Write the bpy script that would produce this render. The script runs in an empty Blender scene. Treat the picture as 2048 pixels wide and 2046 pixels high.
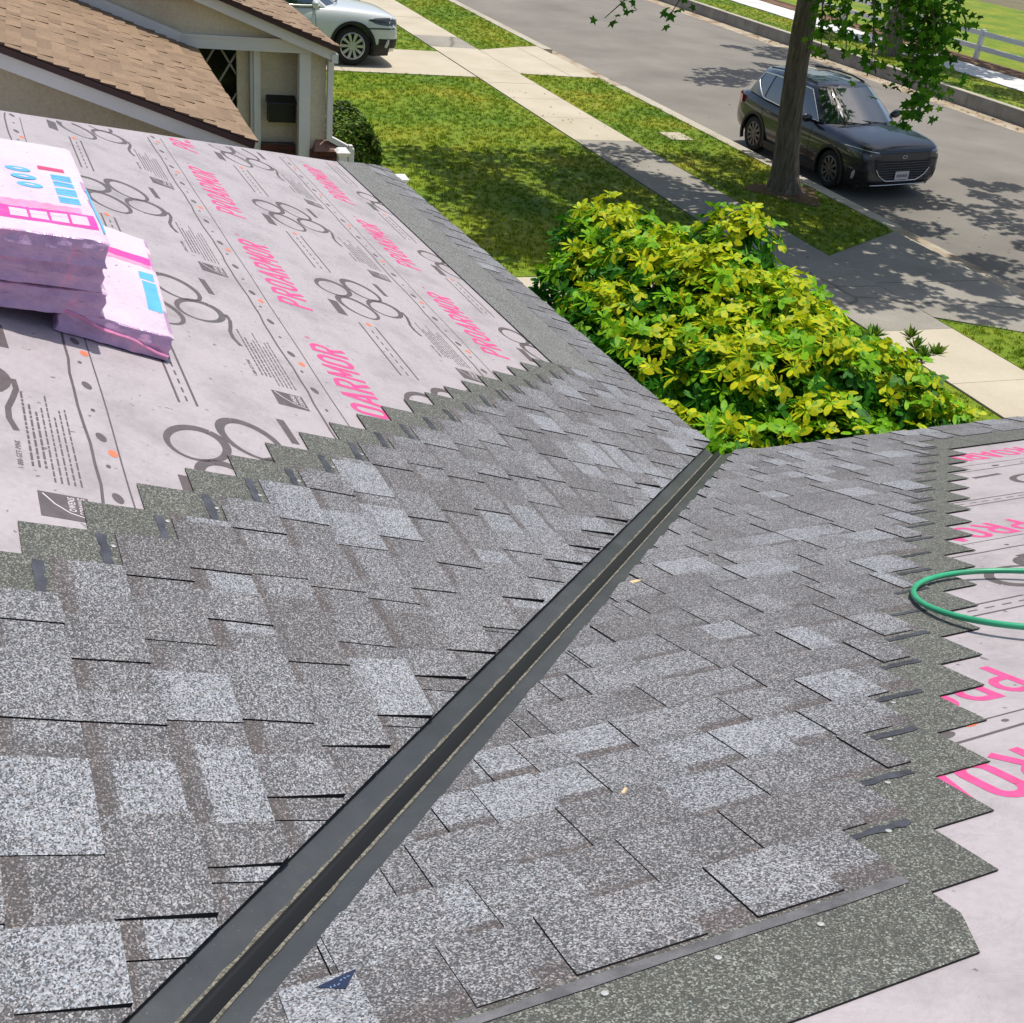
import bpy, math, random
from mathutils import Vector, Matrix
from math import sin, cos, pi, radians, sqrt, atan2
random.seed(7)
SC = bpy.context.scene
COL = SC.collection

# ------------------------------------------------------------------ camera, sky, sun, exposure
H = 4.65
cam_d = bpy.data.cameras.new('camera'); cam = bpy.data.objects.new('camera', cam_d); COL.objects.link(cam)
R_ = Vector((0.90943169, -0.4018783, 0.10690101)); U_ = Vector((0.12158327, 0.50278742, 0.85581676)); F_ = Vector((0.39768267, 0.76530951, -0.50611249))
cam.matrix_world = Matrix(((R_.x, U_.x, -F_.x, 0), (R_.y, U_.y, -F_.y, 0), (R_.z, U_.z, -F_.z, H), (0, 0, 0, 1)))
cam_d.sensor_width = 36; cam_d.lens = 36 * 2276.14 / 2048
cam_d.clip_start = .05; cam_d.clip_end = 900
SC.camera = cam

SUN = Vector((.17, .12, 1)).normalized()
w = bpy.data.worlds.new("World"); SC.world = w; w.use_nodes = True
nt = w.node_tree; bg = nt.nodes['Background']
sky = nt.nodes.new('ShaderNodeTexSky'); sky.sky_type = 'NISHITA'; sky.sun_disc = False
sky.sun_elevation = math.asin(SUN.z); sky.sun_rotation = atan2(SUN.x, SUN.y); sky.air_density = 1.0; sky.dust_density = 2.5; sky.ozone_density = .5
nt.links.new(sky.outputs[0], bg.inputs[0]); bg.inputs[1].default_value = .13
sd = bpy.data.lights.new('sun', 'SUN'); sd.energy = 4.4; sd.angle = radians(.53); sd.color = (1, .95, .87)
so = bpy.data.objects.new('sun', sd); COL.objects.link(so); so.rotation_euler = SUN.to_track_quat('Z', 'Y').to_euler(); so.location = (0, 0, 30)
vs = SC.view_settings; vs.view_transform = 'Standard'; vs.look = 'None'; vs.gamma = 1; vs.exposure = 0; vs.use_curve_mapping = False

# ------------------------------------------------------------------ helpers
PSI = -0.0622
EA = Vector((-sin(PSI), cos(PSI), 0)); EC = Vector((cos(PSI), sin(PSI), 0))
def S(a, c, z=0.0): return EA * a + EC * c + Vector((0, 0, z))

class MB:
    """collects faces; every face carries a colour and a material index"""
    def __init__(s): s.v = []; s.f = []; s.c = []; s.m = []
    def face(s, pts, col=(1, 1, 1), m=0):
        i = len(s.v); s.v += [tuple(p) for p in pts]; s.f.append(tuple(range(i, i + len(pts)))); s.c.append(col); s.m.append(m)
    def grid(s, rows, col=(1, 1, 1), m=0, closed=False):
        i = len(s.v); n = len(rows[0])
        for r in rows: s.v += [tuple(p) for p in r]
        for a in range(len(rows) - 1):
            for b in range(n if closed else n - 1):
                b2 = (b + 1) % n
                s.f.append((i + a * n + b, i + a * n + b2, i + (a + 1) * n + b2, i + (a + 1) * n + b)); s.c.append(col); s.m.append(m)
    def hexa(s, p, col=(1, 1, 1), m=0):
        """p: 4 bottom points then 4 top points, counter-clockwise seen from above"""
        i = len(s.v); s.v += [tuple(q) for q in p]
        for f in ((3, 2, 1, 0), (4, 5, 6, 7), (0, 1, 5, 4), (1, 2, 6, 5), (2, 3, 7, 6), (3, 0, 4, 7)):
            s.f.append(tuple(i + k for k in f)); s.c.append(col); s.m.append(m)
    def box(s, x0, x1, y0, y1, z0, z1, col=(1, 1, 1), m=0):
        s.hexa([(x0, y0, z0), (x1, y0, z0), (x1, y1, z0), (x0, y1, z0), (x0, y0, z1), (x1, y0, z1), (x1, y1, z1), (x0, y1, z1)], col, m)
    def sbox(s, a0, a1, c0, c1, z0, z1, col=(1, 1, 1), m=0):
        """box in street axes (along a, across c)"""
        s.hexa([S(a0, c0, z0), S(a0, c1, z0), S(a1, c1, z0), S(a1, c0, z0), S(a0, c0, z1), S(a0, c1, z1), S(a1, c1, z1), S(a1, c0, z1)], col, m)
    def bar(s, p, q, w, h, col=(1, 1, 1), m=0, up=Vector((0, 0, 1))):
        p = Vector(p); q = Vector(q); d = (q - p).normalized(); r = d.cross(up)
        if r.length < 1e-4: r = d.cross(Vector((1, 0, 0)))
        r.normalize(); u = r.cross(d); r *= w / 2; u *= h / 2
        s.hexa([p - r - u, p + r - u, q + r - u, q - r - u, p - r + u, p + r + u, q + r + u, q - r + u], col, m)
    def prism(s, poly, z0, z1, col=(1, 1, 1), m=0):
        i = len(s.v); n = len(poly)
        s.v += [(p[0], p[1], z0) for p in poly] + [(p[0], p[1], z1) for p in poly]
        s.f.append(tuple(i + n + k for k in range(n))); s.c.append(col); s.m.append(m)
        for k in range(n):
            s.f.append((i + k, i + (k + 1) % n, i + n + (k + 1) % n, i + n + k)); s.c.append(col); s.m.append(m)
    def tube(s, pts, rad, n=8, col=(1, 1, 1), m=0, cap=True, wob=None):
        pts = [Vector(p) for p in pts]; rows = []
        prev = None
        for k, p in enumerate(pts):
            d = (pts[min(k + 1, len(pts) - 1)] - pts[max(k - 1, 0)]).normalized()
            if prev is None:
                r = d.cross(Vector((0, 0, 1)));
                if r.length < .05: r = d.cross(Vector((0, 1, 0)))
            else: r = prev - d * prev.dot(d)
            r.normalize(); prev = r; u = d.cross(r)
            rr = rad[k] if isinstance(rad, (list, tuple)) else rad
            row = []
            for j in range(n):
                q = rr * (wob(k, j) if wob else 1)
                row.append(p + r * (cos(2 * pi * j / n) * q) + u * (sin(2 * pi * j / n) * q))
            rows.append(row)
        s.grid(rows, col, m, closed=True)
        if cap:
            s.face(list(reversed(rows[0])), col, m); s.face(rows[-1], col, m)
    def build(s, name, mats, parent=None, off=None, smooth=False, mesh_only=False):
        me = bpy.data.meshes.new(name)
        o = Vector((0, 0, 0)) if off is None else Vector(off)
        me.from_pydata([(v[0] - o.x, v[1] - o.y, v[2] - o.z) for v in s.v], [], s.f)
        if not isinstance(mats, (list, tuple)): mats = [mats]
        for m in mats: me.materials.append(m)
        me.polygons.foreach_set('material_index', s.m)
        if any(c != (1, 1, 1) for c in s.c):
            at = me.color_attributes.new('Col', 'FLOAT_COLOR', 'CORNER'); d = []
            for f, c in zip(s.f, s.c):
                d += [c[0], c[1], c[2], 1.0] * len(f)
            at.data.foreach_set('color', d)
        if smooth: me.polygons.foreach_set('use_smooth', [True] * len(me.polygons))
        me.update()
        if mesh_only: return me
        return link(name, me, parent)

def link(name, data, parent=None):
    o = bpy.data.objects.new(name, data); COL.objects.link(o)
    if parent is not None: o.parent = parent
    return o
def tag(o, label=None, cat=None, group=None, kind=None):
    if label: o['label'] = label
    if cat: o['category'] = cat
    if group: o['group'] = group
    if kind: o['kind'] = kind
    return o
def thing(name, label, cat, loc=(0, 0, 0), rotz=0, group=None):
    o = bpy.data.objects.new(name, None); COL.objects.link(o); o.empty_display_size = .2
    o.location = loc; o.rotation_euler = (0, 0, rotz)
    return tag(o, label, cat, group)
def smooth_by_angle(o, deg=35):
    me = o.data; me.polygons.foreach_set('use_smooth', [True] * len(me.polygons))
    me.set_sharp_from_angle(angle=radians(deg))

# ------------------------------------------------------------------ materials
def new_mat(name):
    m = bpy.data.materials.new(name); m.use_nodes = True
    n = m.node_tree.nodes; b = n['Principled BSDF']
    return m, m.node_tree, n, b
def N(nt_, t, **kw):
    n = nt_.nodes.new(t)
    for k, v in kw.items(): setattr(n, k, v)
    return n
def ramp(nt_, src, stops):
    r = N(nt_, 'ShaderNodeValToRGB'); e = r.color_ramp.elements
    while len(e) < len(stops): e.new(.5)
    for el, (p, c) in zip(e, stops): el.position = p; el.color = (*c, 1) if len(c) == 3 else c
    nt_.links.new(src, r.inputs[0]); return r.outputs[0]
def mix(nt_, a, b, fac, mode='MIX'):
    n = N(nt_, 'ShaderNodeMix', data_type='RGBA', blend_type=mode)
    for s_, v in ((n.inputs[0], fac), (n.inputs[6], a), (n.inputs[7], b)):
        if isinstance(v, (int, float)): s_.default_value = v
        elif isinstance(v, tuple): s_.default_value = (*v, 1)
        else: nt_.links.new(v, s_)
    return n.outputs[2]
def noise(nt_, vec, scale, detail=4, rough=.55, dist=0):
    n = N(nt_, 'ShaderNodeTexNoise'); n.inputs['Scale'].default_value = scale; n.inputs['Detail'].default_value = detail
    n.inputs['Roughness'].default_value = rough; n.inputs['Distortion'].default_value = dist
    nt_.links.new(vec, n.inputs['Vector']); return n.outputs[0]
def coords(nt_, kind='Object', scale=None, world=False):
    if world:
        g = N(nt_, 'ShaderNodeNewGeometry').outputs['Position']
    else: g = N(nt_, 'ShaderNodeTexCoord').outputs[kind]
    if scale:
        mp = N(nt_, 'ShaderNodeMapping'); mp.inputs['Scale'].default_value = scale; nt_.links.new(g, mp.inputs[0]); g = mp.outputs[0]
    return g
def bump(nt_, b, src, strength, dist=.01):
    n = N(nt_, 'ShaderNodeBump'); n.inputs['Strength'].default_value = strength; n.inputs['Distance'].default_value = dist
    nt_.links.new(src, n.inputs['Height']); nt_.links.new(n.outputs[0], b.inputs['Normal'])
def plain(name, col, rough=.6, metal=0, coat=0, var=0, vscale=8, spec=.5, bmp=0, bscale=60):
    m, t, n, b = new_mat(name)
    b.inputs['Base Color'].default_value = (*col, 1); b.inputs['Roughness'].default_value = rough; b.inputs['Metallic'].default_value = metal
    b.inputs['Coat Weight'].default_value = coat; b.inputs['Coat Roughness'].default_value = .04; b.inputs['Specular IOR Level'].default_value = spec
    if var:
        g = coords(t); c = ramp(t, noise(t, g, vscale, 5), [(.3, tuple(x * (1 - var) for x in col)), (.7, tuple(min(1, x * (1 + var)) for x in col))])
        t.links.new(c, b.inputs['Base Color'])
    if bmp: bump(t, b, noise(t, coords(t), bscale, 3), bmp)
    return m
def mottled(name, stops, scale, detail=6, rough=.85, bmp=.2, bscale=80, fine=None, world=True, dist=0, spec=.3, crack=False):
    """base colour from a noise ramp, optional fine speckle multiplied in"""
    m, t, n, b = new_mat(name); g = coords(t, world=world)
    c = ramp(t, noise(t, g, scale, detail, .6, dist), stops)
    if fine:
        f = ramp(t, noise(t, g, fine[0], 2, .7), [(.3, (1 - fine[1],) * 3), (.7, (1 + fine[1],) * 3)])
        c = mix(t, c, f, 1.0, 'MULTIPLY')
    if crack:
        v = N(t, 'ShaderNodeTexVoronoi', feature='DISTANCE_TO_EDGE'); v.inputs['Scale'].default_value = .22
        dn = N(t, 'ShaderNodeMix', data_type='VECTOR'); dn.inputs[0].default_value = .25; t.links.new(g, dn.inputs[4])
        nn = N(t, 'ShaderNodeTexNoise'); nn.inputs['Scale'].default_value = 1.5; nn.inputs['Detail'].default_value = 6; t.links.new(g, nn.inputs['Vector'])
        t.links.new(nn.outputs[1], dn.inputs[5]); t.links.new(dn.outputs[1], v.inputs['Vector'])
        k = ramp(t, v.outputs[0], [(0, (.45,) * 3), (.006, (1,) * 3)]); c = mix(t, c, k, 1.0, 'MULTIPLY')
    t.links.new(c, b.inputs['Base Color']); b.inputs['Roughness'].default_value = rough; b.inputs['Specular IOR Level'].default_value = spec
    if bmp: bump(t, b, noise(t, g, bscale, 4, .7), bmp, .006)
    return m

def granule_mat(name):
    """mineral granules: the face colour of the strip, broken into light and dark grains"""
    m, t, n, b = new_mat(name); g = coords(t)
    at = N(t, 'ShaderNodeVertexColor', layer_name='Col')
    v = N(t, 'ShaderNodeTexVoronoi'); v.inputs['Scale'].default_value = 400; t.links.new(g, v.inputs['Vector'])
    sep = N(t, 'ShaderNodeSeparateColor'); t.links.new(v.outputs['Color'], sep.inputs[0])
    def ma(op, a, b_):
        n_ = N(t, 'ShaderNodeMath', operation=op)
        for s_, x_ in ((n_.inputs[0], a), (n_.inputs[1], b_)):
            if isinstance(x_, (int, float)): s_.default_value = x_
            else: t.links.new(x_, s_)
        return n_.outputs[0]
    lum = N(t, 'ShaderNodeRGBToBW'); t.links.new(at.outputs[0], lum.inputs[0])
    pa = noise(t, g, 7, 5, .65)                                  # patchy share of pale grains
    p = ma('ADD', ma('DIVIDE', ma('SUBTRACT', lum.outputs[0], .05), .38), ma('MULTIPLY', ma('SUBTRACT', pa, .5), .30))
    fine = noise(t, g, 140, 2, .6)
    p = ma('ADD', p, ma('MULTIPLY', ma('SUBTRACT', fine, .5), .55))
    sel = N(t, 'ShaderNodeClamp'); t.links.new(ma('ADD', ma('MULTIPLY', ma('SUBTRACT', p, sep.outputs[0]), 1.6), .5), sel.inputs[0])
    lit = ma('ADD', .070, ma('MULTIPLY', sel.outputs[0], .285)); lit = ma('MULTIPLY', lit, ma('ADD', .72, ma('MULTIPLY', sep.outputs[1], .56)))
    hue = mix(t, at.outputs[0], lum.outputs[0], 1.0, 'DIVIDE')
    c = mix(t, hue, lit, 1.0, 'MULTIPLY')
    tint = ramp(t, sep.outputs[2], [(0, (1.07, .975, .96)), (.5, (1, 1, 1)), (1, (.94, 1.0, 1.07))]); c = mix(t, c, tint, 1.0, 'MULTIPLY')
    t.links.new(c, b.inputs['Base Color']); b.inputs['Roughness'].default_value = .8; b.inputs['Specular IOR Level'].default_value = .35
    bump(t, b, v.outputs['Distance'], .35, .0015)
    return m
M = {}
M['granule'] = granule_mat('mineral_granules')
M['asphalt_edge'] = plain('asphalt_cut_edge', (.008, .008, .009), .9)
M['tar_scuffed'] = plain('scuffed_tar_strip', (.118, .116, .124), .5, var=.45, vscale=16, bmp=.3, bscale=90)
M['tar'] = plain('tar_strip', (.052, .054, .066), .42, var=.5, vscale=22, bmp=.3, bscale=90)
def film_mat(name, col, dirt):
    m, t, n, b = new_mat(name); g = coords(t)
    c = ramp(t, noise(t, g, 3.2, 8, .68), [(.30, dirt), (.52, col), (.8, tuple(x * 1.08 for x in col))])
    f = ramp(t, noise(t, g, 60, 3, .6), [(.25, (.93,) * 3), (.6, (1.02,) * 3)]); c = mix(t, c, f, 1, 'MULTIPLY')
    sp = ramp(t, noise(t, g, 38, 2, .5), [(.70, (1, 1, 1)), (.745, (.48, .45, .46))]); c = mix(t, c, sp, 1, 'MULTIPLY')
    t.links.new(c, b.inputs['Base Color']); b.inputs['Roughness'].default_value = .48; b.inputs['Specular IOR Level'].default_value = .35
    bump(t, b, noise(t, g, 7, 6, .62, .6), .55, .02)
    return m
M['sheet'] = film_mat('roofing_underlayment', (.398, .362, .380), (.295, .272, .282))
M['print_pink'] = plain('pink_print', (.66, .075, .24), .5, var=.15, vscale=40)
M['print_grey'] = plain('grey_print', (.105, .088, .09), .5, var=.15, vscale=40)
M['print_orange'] = plain('orange_print', (.72, .18, .09), .5)
M['print_pale'] = plain('pale_print', (.60, .54, .58), .5)
m, t, n, b = new_mat('painted_steel'); g = coords(t)
c = ramp(t, noise(t, g, 4, 7, .65), [(.3, (.034, .038, .041)), (.55, (.050, .055, .060)), (.75, (.072, .076, .078))])
k = ramp(t, noise(t, g, 260, 2, .5), [(.70, (1, 1, 1)), (.76, (3.4, 3.3, 3.0))]); c = mix(t, c, k, 1, 'MULTIPLY'); t.links.new(c, b.inputs['Base Color'])
rg = ramp(t, noise(t, g, 6, 6, .7), [(.3, (.30,) * 3), (.7, (.52,) * 3)]); t.links.new(rg, b.inputs['Roughness']); b.inputs['Specular IOR Level'].default_value = .5
bump(t, b, noise(t, g, 9, 3, .5), .22, .012); M['valley_metal'] = m
M['rib_metal'] = plain('clean_dark_steel', (.012, .012, .013), .42, spec=.35)
M['dirt_line'] = mottled('loose_granules', [(.35, (.05, .048, .04)), (.7, (.30, .285, .23))], 190, 3, .9, .6, 200, world=False)
M['nail'] = plain('galvanised_nail', (.75, .73, .68), .3, metal=.6)
M['wood_chip'] = plain('raw_wood', (.62, .48, .28), .7, var=.2, vscale=60)
M['hose'] = plain('green_hose', (.03, .32, .16), .38, var=.25, vscale=9)
M['wood_deck'] = plain('plywood', (.30, .21, .12), .8, var=.2)
M['white_paint'] = plain('white_paint', (.72, .71, .67), .55, var=.06, vscale=3)
M['white_vinyl'] = plain('white_vinyl', (.82, .81, .80), .4, var=.04, vscale=3)
M['stucco'] = mottled('beige_stucco', [(.3, (.55, .475, .335)), (.5, (.66, .58, .43)), (.75, (.73, .655, .50))], 1.6, 7, .9, .6, 55, (40, .10))
M['brick'] = mottled('brown_brick', [(.3, (.085, .03, .022)), (.7, (.16, .06, .045))], 6, 5, .85, .4, 60)
M['mortar'] = plain('dark_mortar', (.10, .075, .065), .9)
M['cap_brown'] = plain('brown_cap', (.24, .125, .09), .7, var=.25)
M['drip_brown'] = plain('brown_drip_edge', (.045, .016, .014), .55, var=.2)
M['black_paint'] = plain('black_paint', (.008, .008, .009), .4)
M['dark_glass'] = plain('dark_window_glass', (.006, .006, .007), .08, spec=.5)
M['lattice'] = plain('lattice_strip', (.30, .275, .22), .6)
M['tan_shingle'] = None
m, t, n, b = new_mat('tan_roof_shingles'); g = coords(t); at = N(t, 'ShaderNodeVertexColor', layer_name='Col')
k = ramp(t, noise(t, g, 45, 3, .7), [(.25, (.72, .7, .68)), (.75, (1.25, 1.25, 1.25))]); t.links.new(mix(t, at.outputs[0], k, 1, 'MULTIPLY'), b.inputs['Base Color']); b.inputs['Roughness'].default_value = .85
M['tan_shingle'] = m
M['concrete_new'] = mottled('pale_concrete', [(.25, (.39, .345, .255)), (.5, (.455, .405, .31)), (.8, (.51, .46, .365))], .9, 7, .85, .2, 60, (55, .07))
M['concrete_old'] = mottled('grey_concrete', [(.25, (.20, .185, .155)), (.5, (.27, .25, .212)), (.8, (.345, .32, .275))], .8, 8, .9, .3, 50, (45, .12), crack=True)
M['concrete_kerb'] = mottled('kerb_concrete', [(.25, (.30, .27, .21)), (.5, (.40, .365, .29)), (.8, (.47, .44, .36))], 1.4, 7, .9, .3, 50, (40, .1))
M['concrete_white'] = mottled('white_concrete', [(.25, (.52, .51, .49)), (.8, (.66, .65, .63))], .7, 6, .85, .2, 60, (40, .06))
M['concrete_dark'] = mottled('weathered_kerb_concrete', [(.25, (.15, .145, .125)), (.5, (.25, .24, .215)), (.8, (.34, .33, .30))], 1.8, 8, .9, .3, 50, (40, .12))
M['joint'] = plain('soil_joint', (.05, .042, .03), .95)
M['asphalt'] = mottled('worn_asphalt', [(.25, (.150, .138, .120)), (.5, (.195, .180, .157)), (.78, (.25, .230, .20))], .45, 9, .92, .35, 90, (70, .13), crack=False)
M['gutter_dirt'] = mottled('gutter_with_leaf_dirt', [(.3, (.16, .10, .065)), (.45, (.33, .26, .18)), (.6, (.40, .35, .27)), (.8, (.46, .41, .33))], 2.2, 8, .95, .3, 40, (50, .15))
M['soil'] = mottled('bare_soil', [(.3, (.10, .055, .032)), (.7, (.20, .12, .075))], 3, 7, .95, .5, 30)
M['earth'] = mottled('dry_ground', [(.3, (.11, .10, .06)), (.7, (.19, .17, .10))], .5, 7, .95, .4, 30)
def turf_mat(name, base):
    m, t, n, b = new_mat(name); g = coords(t, world=True)
    big = ramp(t, noise(t, g, .55, 5, .6), [(.28, (.088, .19, .006)), (.45, (.158, .255, .008)), (.6, (.24, .29, .011)), (.78, (.38, .33, .035))])
    st = coords(t, world=True, scale=(3.0, 1.1, 1)); fine = ramp(t, noise(t, st, 2.6, 6, .7), [(.3, (.72, .77, .7)), (.52, (1, 1, 1)), (.72, (1.32, 1.2, 1.2))])
    c = mix(t, big, fine, 1, 'MULTIPLY')
    sp = ramp(t, noise(t, g, 23, 3, .7), [(.3, (.6, .62, .6)), (.7, (1.35, 1.32, 1.3))]); c = mix(t, c, sp, 1, 'MULTIPLY')
    if base: c = mix(t, c, (.82, .80, .8), 1, 'MULTIPLY')
    t.links.new(c, b.inputs['Base Color']); b.inputs['Roughness'].default_value = .7; b.inputs['Specular IOR Level'].default_value = .2
    return m
M['turf'] = turf_mat('lawn_turf', True); M['blade'] = turf_mat('grass_blades', False)
def leaf_mat(name, trans=.3):
    m, t, n, b = new_mat(name); at = N(t, 'ShaderNodeVertexColor', layer_name='Col'); g = coords(t)
    k = ramp(t, noise(t, g, 14, 3), [(.3, (.8, .85, .8)), (.7, (1.15, 1.12, 1.1))]); c = mix(t, at.outputs[0], k, 1, 'MULTIPLY')
    oi = N(t, 'ShaderNodeObjectInfo'); k2 = ramp(t, oi.outputs['Random'], [(0, (.82, .9, .85)), (1, (1.15, 1.08, 1.1))]); c = mix(t, c, k2, 1, 'MULTIPLY')
    t.links.new(c, b.inputs['Base Color']); b.inputs['Roughness'].default_value = .5; b.inputs['Specular IOR Level'].default_value = .16
    tr = N(t, 'ShaderNodeBsdfTranslucent'); t.links.new(c, tr.inputs[0]); ms = N(t, 'ShaderNodeMixShader'); ms.inputs[0].default_value = trans
    t.links.new(b.outputs[0], ms.inputs[1]); t.links.new(tr.outputs[0], ms.inputs[2]); t.links.new(ms.outputs[0], n['Material Output'].inputs[0])
    return m
M['leaf'] = leaf_mat('leaf_surface')
def bark_mat():
    m, t, n, b = new_mat('tree_bark'); g = coords(t, scale=(9, 9, .9)); h = noise(t, g, 3.2, 8, .7, .3)
    c = ramp(t, h, [(.28, (.045, .034, .023)), (.5, (.165, .135, .098)), (.75, (.31, .265, .205))]); t.links.new(c, b.inputs['Base Color']); b.inputs['Roughness'].default_value = .95
    bump(t, b, h, 1.0, .03); return m
M['bark'] = bark_mat()
M['stem'] = plain('shrub_stem', (.09, .07, .045), .9, var=.3)
M['wrap_side'] = None
m, t, n, b = new_mat('lilac_film_over_shingles'); g = coords(t, scale=(1, 1, 1))
h = noise(t, coords(t, scale=(1, 1, 1.3)), 9, 5, .6, .5)
c = ramp(t, h, [(.30, (.43, .26, .44)), (.5, (.52, .34, .53)), (.60, (.58, .36, .55)), (.68, (.74, .34, .52))]); t.links.new(c, b.inputs['Base Color']); b.inputs['Roughness'].default_value = .2
bump(t, b, noise(t, coords(t, scale=(1, 1, .45)), 26, 4, .55, 1.6), .9, .008); M['wrap_side'] = m
M['wrap_top'] = film_mat('printed_plastic_wrap', (.62, .525, .615), (.52, .43, .52)); 
M['wrap_magenta'] = plain('magenta_print', (.78, .05, .36), .35, var=.2, vscale=14)
M['wrap_pinkish'] = plain('pink_print_pale', (.80, .30, .50), .35, var=.25, vscale=18)
M['wrap_blue'] = plain('sky_blue_print', (.10, .42, .70), .35, var=.12, vscale=20)
M['wrap_red'] = plain('red_print', (.55, .05, .14), .4)
M['wrap_grey'] = plain('grey_wrap_print', (.36, .33, .44), .4, var=.2, vscale=30)
def paint(name, col, flake=.0):
    m, t, n, b = new_mat(name); b.inputs['Base Color'].default_value = (*col, 1); b.inputs['Metallic'].default_value = flake
    b.inputs['Roughness'].default_value = .32; b.inputs['Coat Weight'].default_value = 1; b.inputs['Coat Roughness'].default_value = .03
    return m
M['paint_dark'] = paint('dark_grey_car_paint', (.022, .028, .044), .45)
M['paint_white'] = paint('white_car_paint', (.62, .65, .66))
M['tyre'] = plain('tyre_rubber', (.012, .012, .013), .85, bmp=.2)
M['alloy'] = plain('alloy_rim', (.52, .53, .55), .35, metal=.7)
M['alloy_dark'] = plain('dark_alloy_rim', (.15, .15, .16), .35, metal=.8)
M['chrome'] = plain('chrome', (.75, .76, .78), .12, metal=1)
M['plastic'] = plain('black_plastic', (.010, .010, .011), .55)
M['car_glass'] = plain('car_glass', (.010, .020, .024), .03, spec=.9, coat=1)
M['car_glass'].node_tree.nodes['Principled BSDF'].inputs['IOR'].default_value = 1.9
M['lamp_glass'] = plain('headlamp_glass', (.06, .065, .075), .08, metal=.3, coat=1)
M['fog_glass'] = plain('fog_lamp_glass', (.55, .56, .55), .15, coat=1)
M['lamp_red'] = plain('tail_lamp', (.45, .015, .02), .12, coat=1)
M['plate'] = plain('licence_plate', (.68, .62, .62), .4)
M['plate_mark'] = plain('plate_mark', (.10, .08, .14), .5)
M['emblem_blue'] = plain('emblem_blue', (.03, .06, .22), .2, coat=1)

# ------------------------------------------------------------------ our roof: two slopes meeting in a valley
TH = 0.34931; CT, ST = cos(TH), sin(TH); TT = ST / CT
P0 = Vector((3.0616, 3.9043, H - 2.4193 - .0125))          # the inner eave corner at the foot of the valley
EXPO = .143; FULL = .337; HB = .0133; HT = .0003; TK = .0025; LIFT = .006

house = thing('house', 'house whose half shingled hip roof, pink underlayment and open metal valley fill the foreground', 'house', (0, 0, 0))
def slope_frame(name, xa, ya):
    za = xa.cross(ya)
    o = link(name, None, house)
    return Matrix(((xa.x, ya.x, za.x, P0.x), (xa.y, ya.y, za.y, P0.y), (xa.z, ya.z, za.z, P0.z), (0, 0, 0, 1))), o
def clip(poly, a, b_, c):
    out = []
    for i in range(len(poly)):
        p, q = poly[i], poly[(i + 1) % len(poly)]
        fp, fq = a * p[0] + b_ * p[1] + c, a * q[0] + b_ * q[1] + c
        if fp >= 0: out.append(p)
        if fp * fq < 0:
            k = fp / (fp - fq); out.append((p[0] + (q[0] - p[0]) * k, p[1] + (q[1] - p[1]) * k))
    return out

class Slope:
    def __init__(s, sg, mat, clips): s.sg = sg; s.mat = mat; s.clips = clips
    def P(s, q, h): return (s.sg * q[0], q[1], h)
    def poly(s, pts, extra=()):
        for cl in list(s.clips) + list(extra):
            pts = clip(pts, *cl)
            if len(pts) < 3: return []
        return pts
    def prism(s, mb, pts, zt, zb, col, edge=(.01, .01, .011), m=0, em=1, extra=(), skip=()):
        p = s.poly(pts, extra)
        if len(p) < 3: return
        if s.sg < 0: p = p[::-1]
        mb.face([s.P(q, zt(q)) for q in p], col, m)
        for i in range(len(p)):
            a, b_ = p[i], p[(i + 1) % len(p)]
            mb.face([s.P(a, zb(a)), s.P(b_, zb(b_)), s.P(b_, zt(b_)), s.P(a, zt(a))], edge, em)

CUT = .078
VAL = (1, CT, -CUT)                       # keep s + w cos > cut
HIP = (-1, -CT, 5.10)
VALF = (1, CT, 0.0)
A = Slope(1, None, [VAL, HIP]); B = Slope(-1, None, [(1, CT, -.128)])
slope_a = link('roof_slope', None, house); slope_b = link('roof_slope', None, house)
def deck(sl, smax, wmax, name):
    mb = MB(); p = [(-6.0, -.03), (smax, -.03), (smax, wmax), (-6.0, wmax)]
    p = clip(p, *VALF)
    if sl is A: p = clip(p, *HIP)
    if sl.sg < 0: p = p[::-1]
    mb.face([sl.P(q, -.0005) for q in p]); mb.face([sl.P(q, -.02) for q in reversed(p)])
    for i in range(len(p)):
        a, b_ = p[i], p[(i + 1) % len(p)]; mb.face([sl.P(a, -.02), sl.P(b_, -.02), sl.P(b_, -.0005), sl.P(a, -.0005)])
    return mb.build(name, M['wood_deck'], None, mesh_only=True)
slope_a = bpy.data.objects['roof_slope']; 
for o in [o for o in bpy.data.objects if o.name.startswith('roof_slope')]: bpy.data.objects.remove(o)
slope_a = link('roof_slope', deck(A, 6, 4.3, 'roof_slope'), house); slope_b = link('roof_slope', deck(B, 5.0, 4.3, 'roof_slope'), house)
def setframe(o, xa, ya):
    za = xa.cross(ya)
    o.matrix_basis = Matrix(((xa.x, ya.x, za.x, P0.x), (xa.y, ya.y, za.y, P0.y), (xa.z, ya.z, za.z, P0.z), (0, 0, 0, 1)))
setframe(slope_a, Vector((0, 1, 0)), Vector((-CT, 0, ST)))
setframe(slope_b, Vector((-1, 0, 0)), Vector((0, -CT, ST)))

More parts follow.
